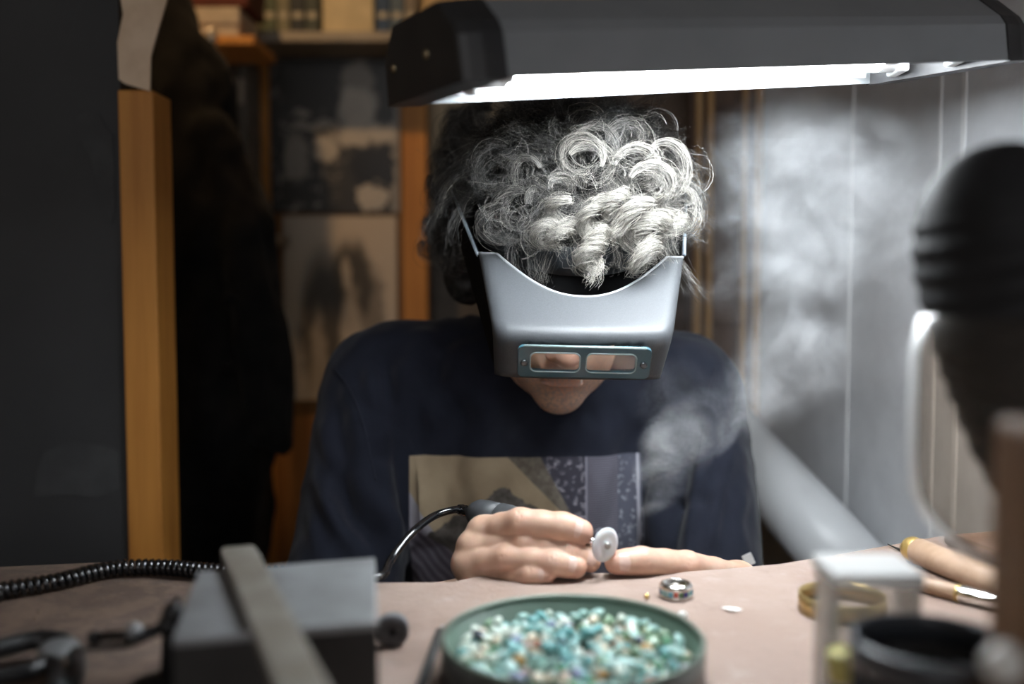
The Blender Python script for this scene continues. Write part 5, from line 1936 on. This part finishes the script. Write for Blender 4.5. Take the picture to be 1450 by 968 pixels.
MB().box(((bx0 + bx1) / 2, (by0 + by1) / 2, B + 0.0015), (bx1 - bx0, by1 - by0, 0.003), 0.0006).build('bottom', m_frost, t)
MB().box(((bx0 + bx1) / 2, (by0 + by1) / 2, bz + 0.0012), (bx1 - bx0 + 0.004, by1 - by0 + 0.004, 0.006), 0.0012).build('lid', m_lid, t)
c = at(1197, 950, 0.444)
t = thing('yellow_cap', (c.x, c.y, B), 'small pale yellow capped vial in front of the frosted box', 'vial')
MB().lathe([(0.006, 0), (0.007, 0.001), (0.007, c.z - B), (0.005, c.z - B + 0.002)], (c.x, c.y, B), (0, 0, 1), 24).build('vial', m_frost, t)
MB().lathe([(0.0080, -0.004), (0.0080, 0.008), (0.0072, 0.0092), (0.001, 0.0095)], c, (0, 0, 1), 28).build('cap', M('pale_yellow_plastic', (0.55, 0.50, 0.12), (0.62, 0.57, 0.2), 40, rough=0.4), t)

# ---- black jar
jc = at(1322, 905, 0.405)
JR = 0.0336
m_jar = M('black_glazed_jar', (0.012, 0.012, 0.014), (0.02, 0.02, 0.022), 15, rough=0.2, coat=0.3)
t = thing('black_jar', (jc.x, jc.y, B), 'black open jar with a thick rim at the right front of the bench', 'jar')
hj = jc.z - B
MB().lathe([(0.001, 0), (JR * 0.90, 0), (JR * 0.96, 0.003), (JR * 0.97, hj - 0.012), (JR * 0.88, hj - 0.012), (JR * 0.88, 0.004), (0.001, 0.004)], (jc.x, jc.y, B), (0, 0, 1), 64).build('body', m_jar, t)
MB().lathe([(JR * 0.90, hj - 0.012), (JR, hj - 0.011), (JR * 1.01, hj - 0.004), (JR, hj), (JR * 0.93, hj + 0.0006), (JR * 0.90, hj - 0.002)], (jc.x, jc.y, B), (0, 0, 1), 64, close=True).build('rim', M('slate_rim', (0.045, 0.05, 0.058), (0.06, 0.065, 0.072), 20, rough=0.25), t)
MB().lathe([(0.0005, hj - 0.020), (JR * 0.879, hj - 0.020), (JR * 0.879, hj - 0.022), (0.0005, hj - 0.022)], (jc.x, jc.y, B), (0, 0, 1), 64).build('contents', M('grey_paste', (0.05, 0.05, 0.055), (0.08, 0.078, 0.08), 30, rough=0.35), t)

# ---- little bottle with a round white cap
c = at(1421, 940, 0.310)
t = thing('capped_bottle', (c.x, c.y, B), 'slim brown bottle with a round white cap at the right front', 'bottle')
m_amber = M('brown_bottle', (0.10, 0.045, 0.02), (0.07, 0.03, 0.015), 20, rough=0.2, coat=0.4)
MB().lathe([(0.007, 0), (0.0095, 0.001), (0.0095, c.z - B - 0.026), (0.0045, c.z - B - 0.016), (0.0042, c.z - B - 0.004)], (c.x, c.y, B), (0, 0, 1), 32).build('bottle', m_amber, t)
MB().ball(c, 0.0064, 24).build('cap', m_pearl, t)

# ---- wooden handled tools at the right
m_hand = wood_mat('turned_tool_wood', (0.40, 0.27, 0.185), (0.33, 0.215, 0.14), 'X', 20, 0.5, 0.1)


def turned(name, a, b, prof_, mat, parent, n=24):
    d = b - a
    return MB().lathe([(r_, d.length * s_) for s_, r_ in prof_], a, tuple(d.normalized()), n).build(name, mat, parent)


# short brown burnisher
a, b = onz(1180, 796, B + 0.008), onz(1262, 818, B + 0.006)
t = thing('burnisher', tuple((a + b) / 2 - Vector((0, 0, 0.008))), 'short tapered brown wooden handle behind the frosted box', 'tool')
turned('handle', a, b, [(0, 0.002), (0.02, 0.0062), (0.08, 0.0078), (0.4, 0.0070), (0.8, 0.0050), (1.0, 0.0035)], m_hand, t)
dv = (b - a).normalized()
turned('blade', b - dv * 0.004, b + dv * 0.035 + Vector((0, 0, -0.003)), [(0, 0.0022), (0.6, 0.0018), (1, 0.0006)], m_steel, t)
# thick graver with a brass end and thin needle
a, b = onz(1288, 775, B + 0.0105), onz(1440, 838, B + 0.0105)
t = thing('brass_ended_tool', tuple((a + b) / 2 - Vector((0, 0, 0.0105))), 'thick wooden tool handle with a brass end cap', 'tool')
turned('handle', a, b, [(0.08, 0.0092), (0.10, 0.0105), (0.5, 0.0103), (0.9, 0.0095), (1.0, 0.006)], m_hand, t)
turned('brass_cap', a, b, [(-0.02, 0.004), (0.0, 0.0088), (0.03, 0.0100), (0.085, 0.0098), (0.10, 0.0085)], M('yellow_brass', (0.62, 0.44, 0.16), (0.55, 0.38, 0.13), 40, rough=0.3, metal=0.6), t)
a, b = onz(1257, 770, B + 0.002), onz(1345, 812, B + 0.002)
t = thing('needle_tool', tuple((a + b) / 2 - Vector((0, 0, 0.002))), 'thin dark needle lying along the brass ended handle', 'tool')
turned('needle', a, b, [(0, 0.0004), (0.3, 0.0014), (0.45, 0.0016)], m_dsteel, t)
turned('shaft', a, b, [(0.44, 0.0018), (0.5, 0.002), (1.0, 0.002)], m_dsteel, t)
# slim tool with a shiny ferrule
a, b = onz(1287, 822, B + 0.0062), onz(1432, 858, B + 0.0062)
t = thing('ferruled_tool', tuple((a + b) / 2 - Vector((0, 0, 0.0062))), 'slim wooden tool with a bright metal ferrule beside the black jar', 'tool')
turned('handle', a, b, [(0, 0.0022), (0.015, 0.0056), (0.07, 0.0060), (0.1, 0.0048), (0.14, 0.0052), (0.5, 0.0060), (0.52, 0.0050)], m_hand, t)
turned('ferrule', a, b, [(0.50, 0.0060), (0.52, 0.0062), (0.85, 0.0052), (0.98, 0.0042), (1.0, 0.002)], M('mirror_ferrule', (0.85, 0.83, 0.80), rough=0.08, metal=1.0), t)
turned('collar', a, b, [(0.49, 0.0060), (0.50, 0.0064), (0.53, 0.0064), (0.535, 0.0060)], m_brass, t)
# third long handle disappearing to the right
a, b = onz(1342, 762, B + 0.006), onz(1475, 812, B + 0.006)
t = thing('long_handle', tuple((a + b) / 2 - Vector((0, 0, 0.006))), 'farthest slim dark wooden handle, near the grey wall', 'tool')
turned('handle', a, b, [(0, 0.002), (0.02, 0.005), (0.5, 0.0058), (1.0, 0.0045)], wood_mat('dark_tool_wood', (0.16, 0.10, 0.07), (0.11, 0.07, 0.05), 'X'), t)
turned('ferrule', a, b, [(0.98, 0.0047), (1.0, 0.005), (1.08, 0.005), (1.09, 0.003)], m_steel, t)

# ---- black jointed clamp arm at the left front
m_blk = M('black_iron', (0.014, 0.014, 0.015), (0.028, 0.027, 0.027), 40, rough=0.4, metal=0.4)
c0 = onz(238, 985, B)
t = thing('clamp_stand', tuple(c0), 'black jointed clamp stand left of the steel block', 'clamp')
zt_ = at(246, 862, c0.y).z
MB().lathe([(0.018, 0), (0.019, 0.003), (0.017, 0.009), (0.006, 0.012)], c0, (0, 0, 1), 32).build('base', m_blk, t)
tp_ = Vector((at(246, 870, 0.50).x, 0.50, at(246, 870, 0.50).z))
MB().tube([c0 + Vector((0, 0, 0.01)), c0 + Vector((0, 0.005, 0.03)), tp_], 0.0042, 12).build('post', m_blk, t)
for k_, (px, py) in enumerate(((246, 868), (240, 884))):
    MB().ball(at(px, py, 0.50), 0.0062, 16).build('ball_joint', m_blk, t)
w1 = at(252, 848, 0.515)
MB().tube([tp_, w1], [0.003, 0.0018], 10).build('wing_screw', m_blk, t)
e1 = at(134, 902, 0.530)
s1 = at(236, 886, 0.505)
MB().tube([s1, at(200, 896, 0.512), e1], 0.0026, 10).build('arm', m_blk, t)
MB().ball(e1, 0.0042, 14).build('ball_joint', m_blk, t)
MB().ball(at(190, 893, 0.507), 0.0044, 14).build('ball_joint', m_steel, t)
e2 = at(120, 918, 0.520)
MB().tube([s1, at(180, 912, 0.505), e2], [0.0032, 0.0022, 0.0012], 10).build('lower_arm', m_blk, t)
# ---- pliers at the far left front
cc_ = at(80, 928, 0.500)
t = thing('pliers', (cc_.x, cc_.y, B), 'black pliers lying at the left front corner', 'pliers')
zz = B + 0.012
j = onz(84, 928, zz)
r1 = [(onz(-60, 935, zz)), onz(0, 918, zz), onz(50, 906, zz), onz(86, 908, zz), onz(104, 926, zz), onz(106, 950, zz), onz(98, 975, zz)]
MB().tube(spline([tuple(p) for p in r1], 40), 0.0058, 12).build('handle', m_blk, t)
r2 = [(onz(-60, 975, zz + .002)), onz(0, 958, zz + .002), onz(40, 950, zz + .002), onz(66, 940, zz + .002), onz(82, 950, zz + .002), onz(76, 985, zz + .002)]
MB().tube(spline([tuple(p) for p in r2], 40), 0.0050, 12).build('handle', m_blk, t)
MB().lathe([(0.010, -0.006), (0.011, -0.004), (0.011, 0.005), (0.008, 0.007), (0.001, 0.007)], j, (0.1, -0.2, 1), 28).build('pivot', m_steel, t)
MB().tube([onz(88, 945, zz), onz(84, 985, zz)], [0.006, 0.004], 12).build('jaw', M('bright_jaw', (0.6, 0.65, 0.65), rough=0.2, metal=1.0), t)
# metal filings, three bright grains on the bench at the left
for px, py, lb in ((55, 868, 'upper'), (48, 878, 'middle'), (56, 892, 'lower')):
    c = onz(px, py, B)
    o = MB().bm(chipmesh(ra_, 9), Matrix.Translation(c + Vector((0, 0, 0.0011))) @ Matrix.Diagonal((0.0016, 0.0013, 0.0011, 1))).build('silver_grain', m_silver)
    tag(o, lb + ' of the three silver grains above the pliers', 'grain', 'silver grains')

# ================================================================== extraction hose with clear shield, close at the right
m_hose = M('black_ribbed_rubber', (0.014, 0.014, 0.015), (0.022, 0.022, 0.024), 30, rough=0.62, spec=0.25)
YH = 0.46
hp_ = [at(1418, 200, YH), at(1422, 300, YH), at(1440, 400, YH), at(1470, 500, YH), at(1515, 610, YH), at(1590, 720, YH)]
pa = spline([tuple(p) for p in hp_], 150)
rad = []
for k in range(150):
    s_ = k / 149
    r_ = 0.0425 * min(1.0, math.sqrt(max(0.0, 1 - (1 - min(1, s_ / 0.34)) ** 2)) + 0.0)
    r_ = max(r_, 0.002)
    rib = 0.0007 * math.sin(2 * math.pi * s_ * 16) if s_ > 0.2 else 0.0
    rad.append(r_ + rib)
# the hood's blunt nose, grown backwards from the first point
nose = Vector(pa[0]) - (Vector(pa[3]) - Vector(pa[0])).normalized() * 0.001
hs = thing('suction_hose', (at(1470, 800, YH).x, YH, B), 'black ribbed suction hose with a clear shield, close at the right edge', 'hose')
MB().tube(pa, rad, 40).build('hose', m_hose, hs)
# bracket that carries the hose
pe = Vector(pa[-1])
MB().tube([pe, Vector((pe.x + 0.03, pe.y + 0.02, pe.z - 0.06)), Vector((pe.x + 0.035, pe.y + 0.02, B + 0.01))], [0.034, 0.032, 0.032], 32).build('hose_end', m_hose, hs)
MB().lathe([(0.045, 0), (0.045, 0.006), (0.034, 0.012)], (pe.x + 0.035, pe.y + 0.02, B), (0, 0, 1), 40).build('flange', m_cap, hs)
# clear curved shield hanging from the hood
msd = clear_mat('smoky_clear_plastic', (0.93, 0.89, 0.85), (0.42, 0.40, 0.38), 0.035, 0.6)
cxs = at(1448, 500, YH)
prof_ = []
for py, rp in ((425, 100), (452, 140), (500, 150), (580, 150), (650, 149), (700, 145), (735, 130), (760, 108), (785, 78)):
    p = at(1448, py, YH)
    prof_.append((rp / FPX * YH, p.z - cxs.z))
inner = [(r_ - 0.0016, z_) for r_, z_ in prof_[::-1]]
MB().lathe(prof_ + inner, cxs, (0, 0, 1), 72, close=True).build('shield', msd, hs)
rl = prof_[-1]
MB().lathe([(rl[0] + 0.0012 * math.cos(a), rl[1] + 0.0012 * math.sin(a)) for a in np.linspace(0, 6.283, 9)[:-1]], cxs, (0, 0, 1), 72, close=True).build('shield_rim', msd, hs)
# brown wooden post at the very right edge
pw = at(1436, 600, 0.34)
t = MB().box((pw.x + 0.017, 0.34, B + 0.0875), (0.034, 0.034, 0.175), 0.004).build('wooden_post', wood_mat('brown_post_wood', (0.16, 0.075, 0.03), (0.11, 0.05, 0.02)))
tag(t, 'dark brown wooden post at the extreme right front', 'post')

# ================================================================== the smoke
# lumps of the plume: place, radius (m), weight
SMK = [((912, 724, .757), .007, 2.2), ((922, 702, .770), .011, 2.0), ((938, 672, .785), .019, 1.8), ((964, 634, .80), .029, 1.6), ((1000, 600, .82), .036, 1.35), ((1045, 565, .84), .038, 1.1),
       ((1090, 545, .87), .044, 1.1), ((1125, 490, .89), .058, 1.15), ((1085, 400, .90), .064, .9), ((1150, 400, .91), .078, 1.0), ((1100, 290, .93), .080, 1.0), ((1180, 300, .94), .092, 1.0),
       ((1065, 215, .95), .060, 1.0), ((1110, 180, .96), .066, 1.05), ((1190, 225, .96), .066, .95), ((1266, 212, .95), .030, 1.4), ((1240, 330, .94), .068, .85), ((1015, 330, .95), .048, .65),
       ((1235, 440, .92), .058, .8), ((1010, 450, .95), .045, .55), ((1280, 290, .95), .045, .7), ((950, 570, .88), .046, .40), ((870, 185, .82), .036, .22), ((720, 600, .93), .055, .16), ((1000, 260, .93), .035, .5)]
blobs = [(np.array(at(*c)), r, w) for c, r, w in SMK]
VQ, FQ = grow([('e', c, (r * 1.15, r * 0.9, r * 1.15), 0.02) for c, r, w in blobs], 0.010)
smoke = mesh_obj('smoke', VQ, FQ, None)
tag(smoke, 'white smoke curling up from the polishing disc past the grey wall', 'smoke', kind='stuff')
off = np.array(ORIG[smoke.name])
msm = bpy.data.materials.new('drifting_smoke')
msm.use_nodes = True
nt = msm.node_tree
nt.nodes.remove(nt.nodes['Principled BSDF'])
an = nt.nodes.new('ShaderNodeAttribute'); an.attribute_name = 'density'
sc_ = nt.nodes.new('ShaderNodeVolumeScatter')
sc_.inputs['Color'].default_value = (0.92, 0.96, 1.0, 1)
sc_.inputs['Anisotropy'].default_value = 0.0
nt.links.new((E(nt, an.outputs['Fac']) * SMOKE).s, sc_.inputs['Density'])
nt.links.new(sc_.outputs[0], nt.nodes['Material Output'].inputs['Volume'])
smoke.data.materials.append(msm)

gt_ = bpy.data.node_groups.new('smoke_density', 'GeometryNodeTree')
gt_.interface.new_socket('Geometry', in_out='INPUT', socket_type='NodeSocketGeometry')
gt_.interface.new_socket('Geometry', in_out='OUTPUT', socket_type='NodeSocketGeometry')
nt = gt_
po = nt.nodes.new('GeometryNodeInputPosition').outputs[0]


def bend(vec, scale, amp, det):
    w1 = noise(nt, vec, scale, det, 0.5, out=1)
    sub = nt.nodes.new('ShaderNodeVectorMath'); sub.operation = 'SUBTRACT'; sub.inputs[1].default_value = (0.5, 0.5, 0.5)
    nt.links.new(w1, sub.inputs[0])
    vm = nt.nodes.new('ShaderNodeVectorMath'); vm.operation = 'MULTIPLY_ADD'
    nt.links.new(sub.outputs[0], vm.inputs[0]); vm.inputs[1].default_value = (amp, amp, amp); nt.links.new(vec, vm.inputs[2])
    return vm.outputs[0]


PB = bend(po, 7.0, 0.070, 2)
PB = bend(PB, 20.0, 0.036, 2)
sq = nt.nodes.new('ShaderNodeVectorMath'); sq.operation = 'MULTIPLY'; sq.inputs[1].default_value = (1, 1.35, 1)
nt.links.new(PB, sq.inputs[0])
tot = None
for c, r, w in blobs:
    ds = nt.nodes.new('ShaderNodeVectorMath'); ds.operation = 'DISTANCE'
    nt.links.new(sq.outputs[0], ds.inputs[0]); ds.inputs[1].default_value = tuple((c - off) * np.array((1, 1.35, 1)))
    k = E(nt, ds.outputs['Value']) / (r * 1.12)
    k = (1.0 - k * k).mx(0.0) * w
    tot = k if tot is None else tot.mx(k)
PN = bend(PB, 18.0, 0.070, 2)                # fold the space so that the sheets curl
PN = bend(PN, 55.0, 0.026, 2)
nA = noise(nt, PN, 26.0, 5, 0.66)
nB = noise(nt, PN, 95.0, 3, 0.55)
nC = noise(nt, PB, 9.0, 2, 0.5)
ridge = (1.0 - (nB - 0.5).abs() * 5.0).mx(0.0)
ridge = ridge * ridge
body = nA.ss(0.41, 0.66)
den = tot.mn(2.5) * tot.ss(0.0, 0.35) * (body * 1.6 + ridge * 1.3 * nC.ss(0.3, 0.6) + 0.07) * nC.ss(0.22, 0.55)
den = den.m('POWER', 1.25) * 1.15
vc = nt.nodes.new('GeometryNodeVolumeCube')
nt.links.new(den.s, vc.inputs['Density'])
lo_, hi_ = VQ.min(0) - off - 0.015, VQ.max(0) - off + 0.015
vc.inputs['Min'].default_value = tuple(lo_)
vc.inputs['Max'].default_value = tuple(hi_)
for k, nm in enumerate(('Resolution X', 'Resolution Y', 'Resolution Z')):
    vc.inputs[nm].default_value = int((hi_[k] - lo_[k]) / 0.0022)
smn = nt.nodes.new('GeometryNodeSetMaterial')
smn.inputs['Material'].default_value = msm
go = nt.nodes.new('NodeGroupOutput')
nt.links.new(vc.outputs[0], smn.inputs[0])
nt.links.new(smn.outputs[0], go.inputs[0])
md = smoke.modifiers.new('smoke', 'NODES')
md.node_group = gt_
